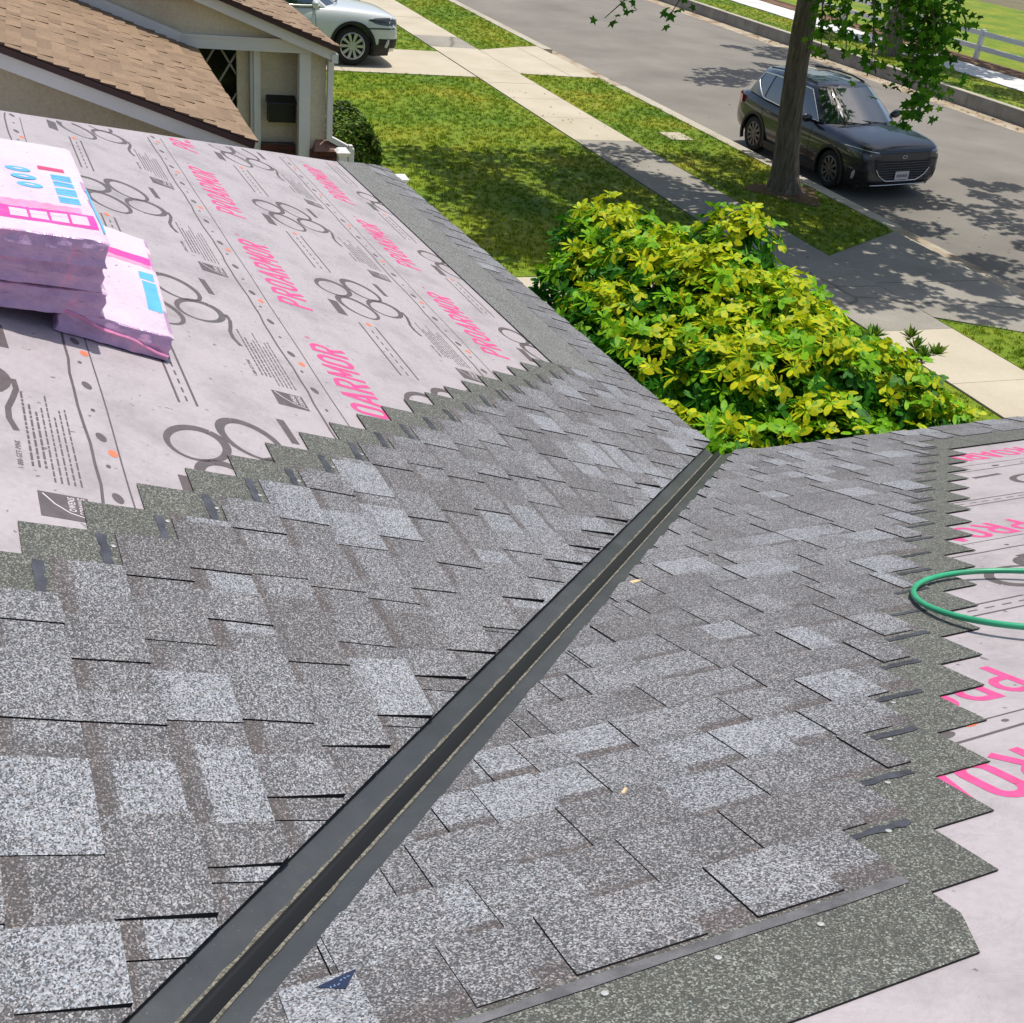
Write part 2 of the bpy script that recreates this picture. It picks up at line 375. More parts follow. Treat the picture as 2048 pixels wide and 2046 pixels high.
TONES = [((.243, .255, .272), .15), ((.196, .201, .210), .20), ((.172, .174, .180), .34), ((.151, .151, .156), .21), ((.128, .126, .129), .10)]
def tone(bias=0):
    r = random.random() * sum(t_[1] for t_ in TONES)
    for c, wt in TONES:
        r -= wt
        if r <= 0: break
    j = random.uniform(.92, 1.08)
    return tuple(x * j for x in c)
BAND = (.068, .061, .060); HEAD = (.088, .092, .081)
def shingle(sl, parent, sa, sb, w0, plain_strip=False, free_end=True, extra=()):
    mb = MB(); rnd = random
    def zs(q): return LIFT + HB + (HT - HB) * (q[1] - w0) / FULL + TK
    def z0(q): return LIFT + HB + (HT - HB) * (q[1] - w0) / FULL
    back = tone() if not plain_strip else HEAD
    back = tuple(x * .9 for x in back)
    g = .0015
    A0, B0 = sa + g, sb - g
    bk = rnd.uniform(.0, .22); bnd = tuple(b_ + (a_ - b_) * bk for a_, b_ in zip(back, BAND)); b0 = rnd.uniform(.098, .116)
    rows = [(0, b0, back), (b0, b0 + .010, tuple((a_ + 1.4 * b_) / 2.4 for a_, b_ in zip(back, bnd))), (b0 + .010, .146, bnd), (.146, FULL, HEAD)] if not plain_strip else [(0, FULL, (.165, .170, .162))]
    for y0, y1, c in rows:
        # the backing changes tone along its length
        if y0 == 0 and not plain_strip:
            x = A0
            while x < B0 - 1e-4:
                x2 = min(B0, x + rnd.uniform(.18, .42))
                if B0 - x2 < .08: x2 = B0
                sl.prism(mb, [(x, w0 + y0), (x2, w0 + y0), (x2, w0 + y1), (x, w0 + y1)], zs, z0, tuple(q * .92 for q in tone()), extra=extra)
                x = x2
        else:
            sl.prism(mb, [(A0, w0 + y0), (B0, w0 + y0), (B0, w0 + y1), (A0, w0 + y1)], zs, z0, c, extra=extra)
    if not plain_strip:
        v0 = CUT - CT * w0 + rnd.uniform(-.035, .02); spans = []
        if A0 < v0 - .02 and v0 + .08 < B0: spans.append((v0, min(B0, v0 + rnd.uniform(.09, .20)), rnd.uniform(.007, .0105)))
        x = A0 + rnd.uniform(.0, .10)
        while x < B0 - .05:
            x2 = min(B0 - rnd.choice((0, 0, .03)), x + rnd.uniform(.08, .21))
            if not spans or spans[0][0] - .02 > x2 or x > spans[0][1] + .04: spans.append((x, x2, rnd.uniform(.0022, .0042)))
            x = x2 + rnd.uniform(.05, .17)
        for x, x2, tt in spans:
            lift = (lambda q, tt=tt: zs(q) + tt * (1 - (.68 if tt > .005 else .1) * max(0, (q[1] - w0) / .1425)))
            d = rnd.uniform(-.004, .004)
            c = tone(); fade = tuple(q * .84 for q in c)
            sl.prism(mb, [(x + d, w0 - .002), (x2 + d * .5, w0 - .002), (x2, w0 + .115), (x, w0 + .115)], lift, zs, c, extra=extra)
            sl.prism(mb, [(x, w0 + .115), (x2, w0 + .115), (x2, w0 + .1425), (x, w0 + .1425)], lift, zs, fade, extra=extra)
    if not mb.f: return None
    return mb.build('shingle', [M['granule'], M['asphalt_edge']], parent)

def course(sl, parent, k, w0, s_end, plain_strip=False, extra=()):
    s_val = -CT * (w0 + FULL) - .02
    x = s_end; first = True
    while x > s_val:
        xa = x - 1.0
        if x - s_val < 1.25 and not first: xa = x - 1.0
        shingle(sl, parent, max(xa, s_val), x, w0, plain_strip, first, extra); first = False
        x = xa
endA = lambda k: -1.713 + (20 - k) * .137
endB = lambda k: -1.892 + (22 - k) * .1435
WA = lambda k: .060 + .143 * k
WB = lambda k: .006 + .143 * k
for k in range(-1, 29):
    if k < 1: course(A, slope_a, k, WA(k), 5.4 - .3 * (k % 2))
    elif k == 1: course(A, slope_a, k, WA(k), 5.2, plain_strip=False) if False else course(A, slope_a, k, WA(k), endA(2) + .02)
    else: course(A, slope_a, k, WA(k), endA(k))
# plain starter strip that runs on along the eave to the hip
x = endA(2) + .02
while x < 5.0:
    shingle(A, slope_a, x, min(x + 1.0, 5.3), WA(1), True); x += 1.0
for k in range(0, 23):
    if k < 2: course(B, slope_b, k, WB(k), 4.6 - .37 * k)
    else: course(B, slope_b, k, WB(k), endB(k), extra=[(-1.0, -.58, -1.883 + .58 * 3.394)] if k == 22 else ())

# tar strips bared where a course runs past the one above
def tar_strip(sl, parent, s0, s1, w0, w1, zk, mt='tar'):
    mb = MB(); p = sl.poly([(s0, w0), (s1, w0), (s1, w1), (s0, w1)])
    if len(p) < 3: return
    n = 7; rows = []
    for j in (0, 1):
        rows.append([sl.P((s0 + (s1 - s0) * i / n, (w0, w1)[j] + random.uniform(-.0035, .0035)), zk + .0011) for i in range(n + 1)])
    if sl.sg < 0: rows = rows[::-1]
    mb.grid(rows); o = mb.build('tar_strip', M[mt], parent)
def zsurf(w, w0): return LIFT + HB + (HT - HB) * (w - w0) / FULL + TK
for k in range(2, 27):
    e0, e1 = endA(k + 1), endA(k); y = .160
    tar_strip(A, slope_a, e0 - .01, e1 - random.uniform(.005, .03), WA(k) + y, WA(k) + y + .022, zsurf(WA(k) + y, WA(k)))
for k in range(2, 22):
    e0, e1 = endB(k + 1), endB(k); y = .158
    tar_strip(B, slope_b, e0 - .01, e1 - random.uniform(.0, .03), WB(k) + y, WB(k) + y + .018, zsurf(WB(k) + y, WB(k)))
tar_strip(B, slope_b, -2.85, -1.905, WB(22) + .152, WB(22) + .172, zsurf(WB(22) + .15, WB(22)), 'tar_scuffed')

# nails
def nail_mesh():
    mb = MB(); n = 8
    mb.grid([[(r * cos(2 * pi * i / n), r * sin(2 * pi * i / n), z) for i in range(n)] for r, z in ((.0055, 0), (.0055, .0014), (.0025, .002))], closed=True)
    mb.face([(.0025 * cos(2 * pi * i / n), .0025 * sin(2 * pi * i / n), .002) for i in range(n)])
    return mb.build('nail', M['nail'], mesh_only=True)
NM = nail_mesh()
def nails(sl, parent, pts, wfun):
    for s_, w_ in pts:
        k = math.floor((w_ - wfun(0) - .146) / EXPO)
        o = link('nail', NM, parent); o.location = sl.P((s_, w_), zsurf(w_, wfun(k)) + .0008)
nails(A, slope_a, [(-1.885, 3.208), (-1.771, 3.072), (-1.393, 2.65), (-1.259, 2.504), (-1.117, 2.356), (-.836, 2.052), (-1.62, 2.93), (-1.51, 2.79), (-.975, 2.215)], WA)
nails(B, slope_b, [(-2.439, 3.342), (-2.265, 3.345), (-2.092, 3.346), (-1.567, 2.909), (-1.822, 3.186), (-1.70, 3.05), (-1.43, 2.77)], WB)

# ---- underlayment with its print
def text_mesh(body, size, sx, bold=0.0):
    cu = bpy.data.curves.new('t', 'FONT'); cu.body = body; cu.size = 1; cu.offset = bold; cu.resolution_u = 3; cu.fill_mode = 'FRONT'; cu.space_character = 1.22
    o = bpy.data.objects.new('t', cu); COL.objects.link(o)
    me = bpy.data.meshes.new_from_object(o); bpy.data.objects.remove(o); bpy.data.curves.remove(cu)
    xs = [v.co.x for v in me.vertices]; ys = [v.co.y for v in me.vertices]; x0, x1, y0 = min(xs), max(xs), min(ys); cap = max(ys) - y0
    vs_ = [((v.co.x - x0) / (x1 - x0), (v.co.y - y0) / cap) for v in me.vertices]; fs = [tuple(p.vertices) for p in me.polygons]
    bpy.data.meshes.remove(me)
    return vs_, fs
TXT = {}
def put_text(mb, body, x0, y0, length, height, z, bold=.03, col=(1, 1, 1), m=0, slant=0, rot=0):
    key = (body, bold)
    if key not in TXT: TXT[key] = text_mesh(body, 1, 1, bold)
    vs_, fs = TXT[key]; i = len(mb.v)
    for u, v in vs_:
        px, py = u * length + slant * v, v * height
        if rot: px, py = px * cos(rot) - py * sin(rot), px * sin(rot) + py * cos(rot)
        mb.v.append((x0 + px, y0 + py, z))
    for f in fs: mb.f.append(tuple(i + k for k in f)); mb.c.append(col); mb.m.append(m)
def stroke(mb, pts, wd, z, m=0):
    rows = [[], []]
    for i, p in enumerate(pts):
        a = pts[max(i - 1, 0)]; b_ = pts[min(i + 1, len(pts) - 1)]; dx, dy = b_[0] - a[0], b_[1] - a[1]; L = math.hypot(dx, dy) or 1
        h = (wd[i] if isinstance(wd, list) else wd) / 2; nx, ny = -dy / L * h, dx / L * h
        rows[0].append((p[0] - nx, p[1] - ny, z)); rows[1].append((p[0] + nx, p[1] + ny, z))
    mb.grid(rows, m=m)
def oval(mb, x, y, rx, ry, z, n=14, rot=0, m=0):
    mb.face([(x + rx * cos(2 * pi * i / n) * cos(rot) - ry * sin(2 * pi * i / n) * sin(rot), y + rx * cos(2 * pi * i / n) * sin(rot) + ry * sin(2 * pi * i / n) * cos(rot), z) for i in range(n)], m=m)
def ring(mb, x, y, rx, ry, w0, w1, z, rot=0, n=30):
    pts = []; ws = []
    for i in range(n + 1):
        a = 2 * pi * i / n; px, py = rx * cos(a), ry * sin(a); pts.append((x + px * cos(rot) - py * sin(rot), y + px * sin(rot) + py * cos(rot))); ws.append(w0 + (w1 - w0) * (.5 + .5 * cos(a)))
    stroke(mb, pts, ws, z)

def block_word(mb, word, x0, y0, adv, wl, hl, t_, z):
    """condensed rounded capitals drawn as strokes"""
    def arc(cx, cy, rx, ry, a0, a1, n=8): return [(cx + rx * cos(radians(a0 + (a1 - a0) * i / n)), cy + ry * sin(radians(a0 + (a1 - a0) * i / n))) for i in range(n + 1)]
    for i, ch in enumerate(word):
        x = x0 + i * adv; h_ = t_ / 2; L, R, B_, T_ = x + h_, x + wl - h_, y0 + h_, y0 + hl - h_; dz = z + .00008 * (i % 2)
        mid = y0 + hl * .46; ry = (T_ - mid) / 2; rx = min(R - L, ry * 1.1) * .8
        if ch in 'PR':
            stroke(mb, [(L, y0), (L, y0 + hl)], t_, dz)
            stroke(mb, [(L, T_), (R - rx, T_)] + arc(R - rx, mid + ry, rx, ry, 90, -90)[1:] + [(L, mid)], t_ * .92, dz + .00004)
            if ch == 'R': stroke(mb, [(L + (R - L) * .42, mid), (R, y0)], t_, dz + .00012)
        elif ch == 'O':
            r_ = (R - L) / 2; stroke(mb, arc(L + r_, T_ - r_, r_, r_, 180, 0) + arc(L + r_, B_ + r_, r_, r_, 0, -180) + [(L, T_ - r_), (L, T_ - r_ + .001)], t_, dz)
        elif ch == 'A':
            stroke(mb, [(L - h_ * .6, y0), (x + wl / 2, y0 + hl)], t_, dz); stroke(mb, [(x + wl / 2, y0 + hl), (R + h_ * .6, y0)], t_, dz + .00004); stroke(mb, [(L + wl * .16, y0 + hl * .30), (R - wl * .16, y0 + hl * .30)], t_ * .8, dz + .00012)
        elif ch == 'M':
            stroke(mb, [(L - h_ * .4, y0), (L - h_ * .4, y0 + hl)], t_ * .9, dz); stroke(mb, [(R + h_ * .4, y0), (R + h_ * .4, y0 + hl)], t_ * .9, dz)
            stroke(mb, [(L - h_ * .4, y0 + hl), (x + wl / 2, y0 + hl * .30)], t_ * .8, dz + .00004); stroke(mb, [(x + wl / 2, y0 + hl * .30), (R + h_ * .4, y0 + hl)], t_ * .8, dz + .00012)
def sheet(parent, sl, w0, w1, s0, s1, z, clips):
    mb = MB(); p = [(s0, w0), (s1, w0), (s1, w1), (s0, w1)]
    for c in clips: p = clip(p, *c)
    if sl.sg < 0: p = p[::-1]
    mb.face([sl.P(q, z) for q in p])
    for i in range(len(p)):
        a, b_ = p[i], p[(i + 1) % len(p)]; mb.face([sl.P(a, 0), sl.P(b_, 0), sl.P(b_, z), sl.P(a, z)])
    return mb.build('underlayment_sheet', M['sheet'], parent)
def clip_mesh_x(mb, f):
    keep = [(fa, c, m_) for fa, c, m_ in zip(mb.f, mb.c, mb.m) if all(f(mb.v[i][0], mb.v[i][1]) for i in fa)]
    mb.f = [k_[0] for k_ in keep]; mb.c = [k_[1] for k_ in keep]; mb.m = [k_[2] for k_ in keep]

def print_sheet(par, z, xr, lane=None, edge=None, pro=None, phase=0.0, road=None, motif=None, block=None, bphase=0.0, period=1.24, dots=None, keep=lambda x, y: True):
    """flat print of one sheet, plus its drawn lap shadow line, in roof coordinates; xr: range along the roll"""
    zp = z + .0007
    pink, grey, orange, pale = MB(), MB(), MB(), MB()
    x0, x1 = xr; n0 = math.floor((x0 - phase) / period) - 1; n1 = math.ceil((x1 - phase) / period) + 1
    for n_ in range(n0, n1):
        px = phase + n_ * period
        if pro is not None:
            block_word(pink, 'PROARMOR', px, pro, .1055, .086, .152, .024, zp)
            put_text(pink, '\u00ae', px + .86, pro + .125, .022, .022, zp, .0)
        if road is not None:
            a, b_ = px + .73, px + 1.34
            for y in road: stroke(grey, [(a, y), (b_ - .06, y)], .0075, zp)
            q = a + .02
            while q < b_ - .1: stroke(grey, [(q, sum(road) / 2), (q + .034, sum(road) / 2)], .006, zp); q += .062
            oval(orange, b_ - .05, road[0] + .03, .018, .012, zp + .0002)
        if motif is not None:
            cx, cy = px + .42, motif                       # plain generic ornament: four plain rings round a bar
            for dx, dy, r1, r2, ro in ((-.155, .06, .115, .085, .3), (.155, -.06, .115, .085, .3), (-.04, -.115, .105, .08, -.5), (.05, .12, .105, .08, -.5)):
                ring(grey, cx + dx, cy + dy, r1, r2, .013, .032, zp, ro)
            stroke(grey, [(cx - .33, cy + .19), (cx - .16, cy + .19)], .045, zp); stroke(grey, [(cx + .20, cy - .21), (cx + .36, cy - .20)], .026, zp)
            stroke(grey, [(cx - .30 + .06 * i, cy - .21 + .015 * sin(i * 1.1)) for i in range(6)], .015, zp)
        if block is not None:
            bx = bphase + n_ * period
            grey.face([(bx, block, zp), (bx + .108, block, zp), (bx + .108, block + .108, zp), (bx, block + .108, zp)])
            stroke(pale, [(bx + .10, block + .098), (bx + .06, block + .075), (bx + .03, block + .045), (bx + .015, block + .004)], .0035, zp + .0003)
            put_text(pale, 'OWENS', bx + .038, block + .030, .062, .016, zp + .0003, .02)
            put_text(pale, 'CORNING', bx + .030, block + .008, .072, .016, zp + .0003, .02)
            rr = random.Random(5)
            for j in range(8):                              # small print, too small to read: runs of word-long dashes
                y = block + .006 + j * .0145; q = bx + .16 + (.0 if j < 5 else .06); e_ = bx + rr.uniform(.50, .60)
                while q < e_:
                    l_ = rr.uniform(.012, .04); stroke(grey, [(q, y), (q + l_, y)], .0055 if j > 4 else .0042, zp); q += l_ + .007
            put_text(grey, '1-800-GET-PINK', bx + .20, block + .128, .135, .013, zp, .01)
        if lane is not None:
            for j in range(4):
                dx = px + .18 + j * .31
                oval(grey, dx, lane - .036, .024, .0125, zp, rot=.2); oval(grey, dx + .155, lane - .034, .009, .006, zp)
                if j % 2: oval(orange, dx + .23, lane - .055, .019, .012, zp, rot=.1)
    if lane is not None:
        stroke(grey, [(x0 + (x1 - x0) * i / 60, lane + .004 * sin(i * .9) + .002 * sin(i * 2.7)) for i in range(61)], .0075, zp)
    if edge is not None: stroke(grey, [(x0 + (x1 - x0) * i / 60, edge + .006 + .0015 * sin(i * .8)) for i in range(61)], .0042, zp)  # thin grey stroke drawn in for the shadow along the lap edge
    for mb, nm, mt in ((pink, 'printed_lettering', 'print_pink'), (grey, 'printed_marks_and_lap_shade', 'print_grey'), (orange, 'printed_dots', 'print_orange'), (pale, 'printed_badge_lettering', 'print_pale')):
        clip_mesh_x(mb, keep)
        if mb.f: tag(mb.build(nm, M[mt], par), kind='stuff')

def a_sheet(w0, w1, z, s0, **kw):
    o = sheet(house, A, w0, w1, s0, 6, z, [VALF, HIP]); o.matrix_basis = slope_a.matrix_basis
    print_sheet(o, z, (s0, 5.0 - CT * w0), keep=lambda x, y: x < 5.08 - CT * y and x > -CT * y + .02 and y < w1, **kw)
a_sheet(-.02, 1.145, .0010, -1.2, pro=.872, phase=.62, road=(.62, .70), motif=.50, block=None)
a_sheet(1.115, 2.20, .0022, -2.2, pro=1.955, phase=.44, road=(1.652, 1.732), motif=1.60, block=1.245, bphase=.0 + 2.61 - 1.24 * 2, lane=1.205, edge=1.115)
a_sheet(2.17, 3.01, .0034, -3.0, phase=-1.60, road=(2.708, 2.762), motif=2.64, block=2.300, bphase=-.692, lane=2.262, edge=2.17)
a_sheet(2.985, 4.25, .0046, -4.1, phase=-1.4, pro=3.74, road=(3.46, 3.53), motif=3.44, block=3.098, bphase=-1.668, lane=3.062, edge=2.985)
def b_sheet(w0, w1, z, s0, **kw):
    o = sheet(house, B, w0, w1, s0, 4.6, z, [VALF]); o.matrix_basis = slope_b.matrix_basis
    print_sheet(o, z, (-4.6, CT * w1), keep=lambda x, y: x < CT * y - .02 and x > -4.6 and y < w1, **kw)
b_sheet(-.02, .86, .0010, -1.0, pro=.60, phase=-1.42, road=(.30, .37))
b_sheet(.83, 1.86, .0022, -2.0, pro=1.655, phase=-.12, road=(1.36, 1.43), motif=1.25, lane=.93, edge=.83)
b_sheet(1.835, 2.93, .0034, -3.0, pro=2.685, phase=1.075, road=(2.33, 2.40), motif=2.25, lane=1.945, edge=1.835)
b_sheet(2.90, 4.25, .0046, -4.1, pro=3.035, phase=1.26, road=(3.382, 3.452), lane=2.965, edge=2.90)

# ---- open valley
def Wpt(sl, s_, w_, h_):
    return Vector(P0) + (Vector((0, s_, 0)) if sl is A else Vector((s_, 0, 0))) + (Vector((-CT, 0, ST)) if sl is A else Vector((0, -CT, ST))) * w_ + (Vector((ST, 0, CT)) if sl is A else Vector((0, ST, CT))) * h_
mb = MB(); dl = MB()
NV = 60; rows = []
rib_h, rib_b = .024, .020
rnd = random.Random(3)
for i in range(NV + 1):
    w_ = -.03 + 4.3 * i / NV
    line = lambda o_, sl, h_: Wpt(sl, -CT * w_ + o_, w_, h_)
    z = .0075
    up = Vector((0, 0, 1)); side = Vector((1, -1, 0)).normalized(); vc = line(0, A, z)
    fl = vc - side * .006 + up * .0026; fr = vc + side * .034 + up * .0098; ax = vc + side * .014 + up * (rib_h + .004)
    rows.append(([line(.19, A, z - .002), line(.10, A, z), line(.030, A, z), fl], [fr, line(.075, B, z), line(.12, B, z), line(.20, B, z - .002)],
                 [fl, ax - side * .0045 - up * .0025, ax, ax + side * .0045 - up * .0025, fr]))
mb.grid([r[0] for r in rows]); mb.grid([r[1] for r in rows]); vf = mb.build('valley_flashing', M['valley_metal'], house)
mb = MB(); mb.grid([r[2] for r in rows]); mb.build('valley_rib', M['rib_metal'], vf, smooth=True)
for sgn in (-1, 1):
    r0 = []; r1 = []
    for i in range(241):
        w_ = -.02 + 4.2 * i / 240; side = Vector((1, -1, 0)).normalized(); vc = Wpt(A, -CT * w_, w_, .0075); c0 = vc - side * .006 + Vector((0, 0, .0030)) if sgn < 0 else vc + side * .034 + Vector((0, 0, .0102))
        j = rnd.uniform(.001, .006)
        r0.append(c0 - side * sgn * .002 + Vector((0, 0, .0030))); r1.append(c0 + side * sgn * (.001 + j * (.9 if sgn < 0 else .6)) + Vector((0, 0, .0012 + .26 * j)))
    dl.grid([r0, r1] if sgn < 0 else [r1, r0])
tag(dl.build('granule_dirt', M['dirt_line'], vf), kind='stuff')
# eave boards, walls below, ridge and far hip face
mb = MB(); zt = P0.z - .03
mb.hexa([(P0.x - .03, P0.y + .02, zt - .16), (P0.x, P0.y + .02, zt - .16), (P0.x, P0.y + 5.1, zt - .16), (P0.x - .03, P0.y + 5.1, zt - .16), (P0.x - .03, P0.y + .02, zt), (P0.x, P0.y + .02, zt), (P0.x, P0.y + 5.1, zt), (P0.x - .03, P0.y + 5.1, zt)])
mb.hexa([(P0.x, P0.y - .03, zt - .16), (P0.x + 4.6, P0.y - .03, zt - .16), (P0.x + 4.6, P0.y, zt - .16), (P0.x, P0.y, zt - .16), (P0.x, P0.y - .03, zt), (P0.x + 4.6, P0.y - .03, zt), (P0.x + 4.6, P0.y, zt), (P0.x, P0.y, zt)])
mb.build('fascia_board', M['white_paint'], house)
mb = MB(); mb.box(-6, P0.x - .4, P0.y - .4, P0.y + 4.6, 0, zt - .1); mb.box(-6, P0.x + 4.2, -6, P0.y - .41, 0, zt - .1); mb.build('wall', M['stucco'], house)
hipx = P0.x - 4.3 * CT; yh = P0.y + 5.10; ztop = P0.z + 4.3 * ST
mb = MB(); e1 = Vector((P0.x, yh, P0.z)); e2 = Vector((hipx, yh - 4.3 * CT, ztop)); e3 = Vector((hipx - 4.3 * CT, yh, P0.z)); mb.face([e1, e2, e3])
mb.face([Vector((hipx, yh - 4.3 * CT, ztop)), Vector((hipx, P0.y - 4.3 * CT, ztop)), Vector((hipx - 4.3 * CT, P0.y - 4.3 * CT, P0.z)), e3])
yb = P0.y - 4.3 * CT
mb.face([Vector((P0.x + 4.6, yb, ztop)), Vector((hipx, yb, ztop)), Vector((hipx, yb - 4.3 * CT, P0.z)), Vector((P0.x + 4.6, yb - 4.3 * CT, P0.z))])
mb.build('back_roof', M['sheet'], house)

# ---- loose things on the roof
def on_slope(sl, name, label, cat):
    o = thing(name, label, cat); o.matrix_basis = (slope_a if sl is A else slope_b).matrix_basis.copy(); return o
def roof_thing(sl, s_, w_, h_, rot, name, label, cat, group=None):
    o = thing(name, label, cat, group=group)
    fr = (slope_a if sl is A else slope_b).matrix_basis
    o.matrix_basis = fr @ Matrix.Translation((sl.sg * s_, w_, h_)) @ Matrix.Rotation(rot, 4, 'Z'); return o
def bundle_skin(seed):
    """unevenness of the plastic skin of one pack, as a function of place along (x), across (y) and up (z)"""
    r = random.Random(seed); ph = [r.uniform(0, 6.3) for _ in range(8)]
    def top(x_, y_): return .0013 * sin(9 * x_ + ph[0] + 7 * y_) + .0009 * sin(23 * x_ + ph[1] - 17 * y_) + .0007 * sin(41 * x_ - 31 * y_ + ph[2])
    def side(u_, z_): return .0030 * sin(31 * u_ + ph[3]) + .0024 * sin(67 * u_ + 55 * z_ + ph[4]) + .0018 * sin(120 * u_ - 90 * z_ + ph[5]) - .006 * abs(sin(pi * z_ / .078 * 1.5 + .5 * sin(11 * u_ + ph[6])))
    return top, side
def bundle_body(seed):
    """1 m pack of shingles in plastic: local x along the pack, y across, z thick"""
    top, side = bundle_skin(seed); nx, ny, nz = 56, 22, 7; L, W, T = 1.0, .337, .078; mb = MB(); rows = []
    ys = [-W / 2 + W * j / ny for j in range(ny + 1)]; prof = [(y_, T, 't') for y_ in ys] + [(W / 2, T - T * j / nz, 'r') for j in range(1, nz)] + [(y_, 0, 'b') for y_ in reversed(ys)] + [(-W / 2, T * j / nz, 'l') for j in range(1, nz)]
    for i in range(nx + 1):
        x_ = -L / 2 + L * i / nx; row = []
        for (y_, z_, k) in prof:
            if k == 't':
                e_ = max(0, 1 - (W / 2 - abs(y_)) / .016) ; zz = z_ + top(x_, y_) - .006 * e_ * e_; row.append((x_, y_, zz))
            elif k == 'b': row.append((x_, y_, 0))
            else: row.append((x_, y_ + (1 if k == 'r' else -1) * side(x_, z_), z_))
        rows.append(row)
    mb.grid(rows, closed=True)
    for e, row in ((-1, rows[0]), (1, rows[-1])):
        prev = row
        for q, sc in ((1, .93), (2, .70), (3, .4), (4, .12)):
            cur = []
            for (x0_, y_, z_) in row:
                zq = T / 2 + (z_ - T / 2) * sc; yq = y_ * (1 - (1 - sc) * .35); cur.append((e * (L / 2 + .010 + .9 * side(yq + e, zq) - .004 * q * 0), yq, max(0, zq)))
            mb.grid([cur, prev] if e < 0 else [prev, cur], closed=True); prev = cur
        mb.face(prev if e > 0 else prev[::-1])
    for fi, f in enumerate(mb.f):
        if sum(mb.v[i][2] for i in f) / len(f) > T * .955 and all(abs(mb.v[i][0]) < .5001 for i in f): mb.m[fi] = 1
    return mb
ZT = [lambda x_, y_: 0]
BT = .0788
def quad(mb, x0, x1, y0, y1, m=0, z=BT, seg=6, jag=0.0):
    ra = random.Random(int((x0 + y0) * 1e4)); n1 = max(2, int(abs(x1 - x0) / .018)); n2 = max(2, int(abs(y1 - y0) / .018)); rows = []
    for j in range(n2 + 1):
        y_ = y0 + (y1 - y0) * j / n2; r_ = []
        for i in range(n1 + 1):
            x_ = x0 + (x1 - x0) * i / n1 + (ra.uniform(-jag, jag) if i in (0, n1) else 0); r_.append((x_, y_, z + ZT[0](x_, y_)))
        rows.append(r_)
    mb.grid(rows, m=m)
def make_bundle(o, seed, style):
    ZT[0] = bundle_skin(seed)[0]; body = bundle_body(seed).build('wrapped_pack', [M['wrap_side'], M['wrap_top']], o); smooth_by_angle(body, 50)
    if style == 0: return
    pk, bl, mg, rd, gr, wh = MB(), MB(), MB(), MB(), MB(), MB()
    if style == 1:      # y: +left of the photograph; x: + away from the viewer
        quad(mg, -.40, -.27, -.150, .168, seg=12, jag=.002)
        for i in range(4): quad(wh, -.375, -.295, -.128 + i * .055, -.128 + i * .055 + .047, z=BT + .0007)
        quad(pk, -.268, -.205, -.12, .168, seg=12, jag=.012)
        for i, (x0, x1) in enumerate(((-.17, -.10), (-.085, -.015), (.0, .06), (.07, .135))):
            for q in range(3):
                xq = x0 + (x1 - x0) * q / 3; quad(bl, xq, xq + (x1 - x0) / 3 - .004, -.128, -.068, seg=2)
        for i in range(3): oval(bl, -.03 + i * .075, .005 + .012 * i, .027, .038, BT + .0006 + ZT[0](-.03 + i * .075, .005 + .012 * i)); oval(wh, -.03 + i * .075, .005 + .012 * i, .008, .016, BT + .0014 + ZT[0](-.03 + i * .075, .005 + .012 * i))
        quad(rd, .165, .205, -.115, -.035, seg=3)
        quad(bl, -.42, .02, -.1655, -.160, seg=10)
        for i in range(14): stroke(gr, [(random.uniform(-.47, -.2), random.uniform(-.14, .16)), ] * 1 + [(random.uniform(-.47, -.2), random.uniform(-.14, .16))], .0014, BT + .001) if i < 3 else None
    else:
        quad(mg, .185, .265, -.155, .168, seg=14, jag=.004); quad(pk, .140, .185, -.150, .168, seg=14, jag=.010)
        quad(bl, -.295, -.02, -.152, -.105, seg=8, jag=.001); quad(bl, .0, .075, -.150, -.100, seg=4)
        ra = random.Random(2)
        for j in range(7):
            y_ = .10 - j * .011; q = -.14
            while q < .10:
                l_ = ra.uniform(.01, .04); stroke(gr, [(q, y_), (q + l_, y_)], .004, BT); q += l_ + .008
        quad(gr, .055, .08, .03, .10, seg=4)
        for i in range(6): oval(gr, -.3 + ra.uniform(0, .4), ra.uniform(-.08, .12), .010, .003, BT, 8, ra.uniform(0, 3))
    for mb, nm, mt in ((mg, 'magenta_band', 'wrap_magenta'), (pk, 'pink_band', 'wrap_pinkish'), (bl, 'blue_print', 'wrap_blue'), (rd, 'red_stamp', 'wrap_red'), (gr, 'small_print', 'wrap_grey'), (wh, 'white_panel', 'wrap_top')):
        if mb.f: mb.build(nm, M[mt], o)
GB = 'plastic wrapped shingle packs lying on the underlayment'
def add_bundle(s_, w_, h_, rot, seed, style, label, tilt=0):
    o = roof_thing(A, s_, w_, h_, rot, 'shingle_bundle', label, 'shingle bundle', GB); o.matrix_basis = o.matrix_basis @ Matrix.Rotation(tilt, 4, 'X'); make_bundle(o, seed, style); return o
slid = add_bundle(-.062, 2.878, .006, radians(-4.2), 11, 2, 'pink wrapped shingle bundle slid out low in front with wide blue stripe on top')
TL = radians(-9.5)
add_bundle(-.060, 3.135, .056, radians(1.6), 12, 0, 'lilac wrapped shingle bundle lowest of the three leaning in the stack', TL)
add_bundle(-.075, 3.152, .136, radians(-.6), 13, 0, 'lilac wrapped shingle bundle in the middle of the leaning stack of three', TL)
add_bundle(-.110, 3.172, .217, radians(.6), 15, 1, 'topmost shingle bundle of the leaning stack, showing blue ovals and a magenta band', TL)
mb = MB()
pts = [(-.512 , .165 - .33 * i / 12, .068 - .048 * i / 12 + .004 * sin(i)) for i in range(13)]
mb.tube(pts, .0045, 6); mb.build('film_seam', M['wrap_pinkish'], slid)

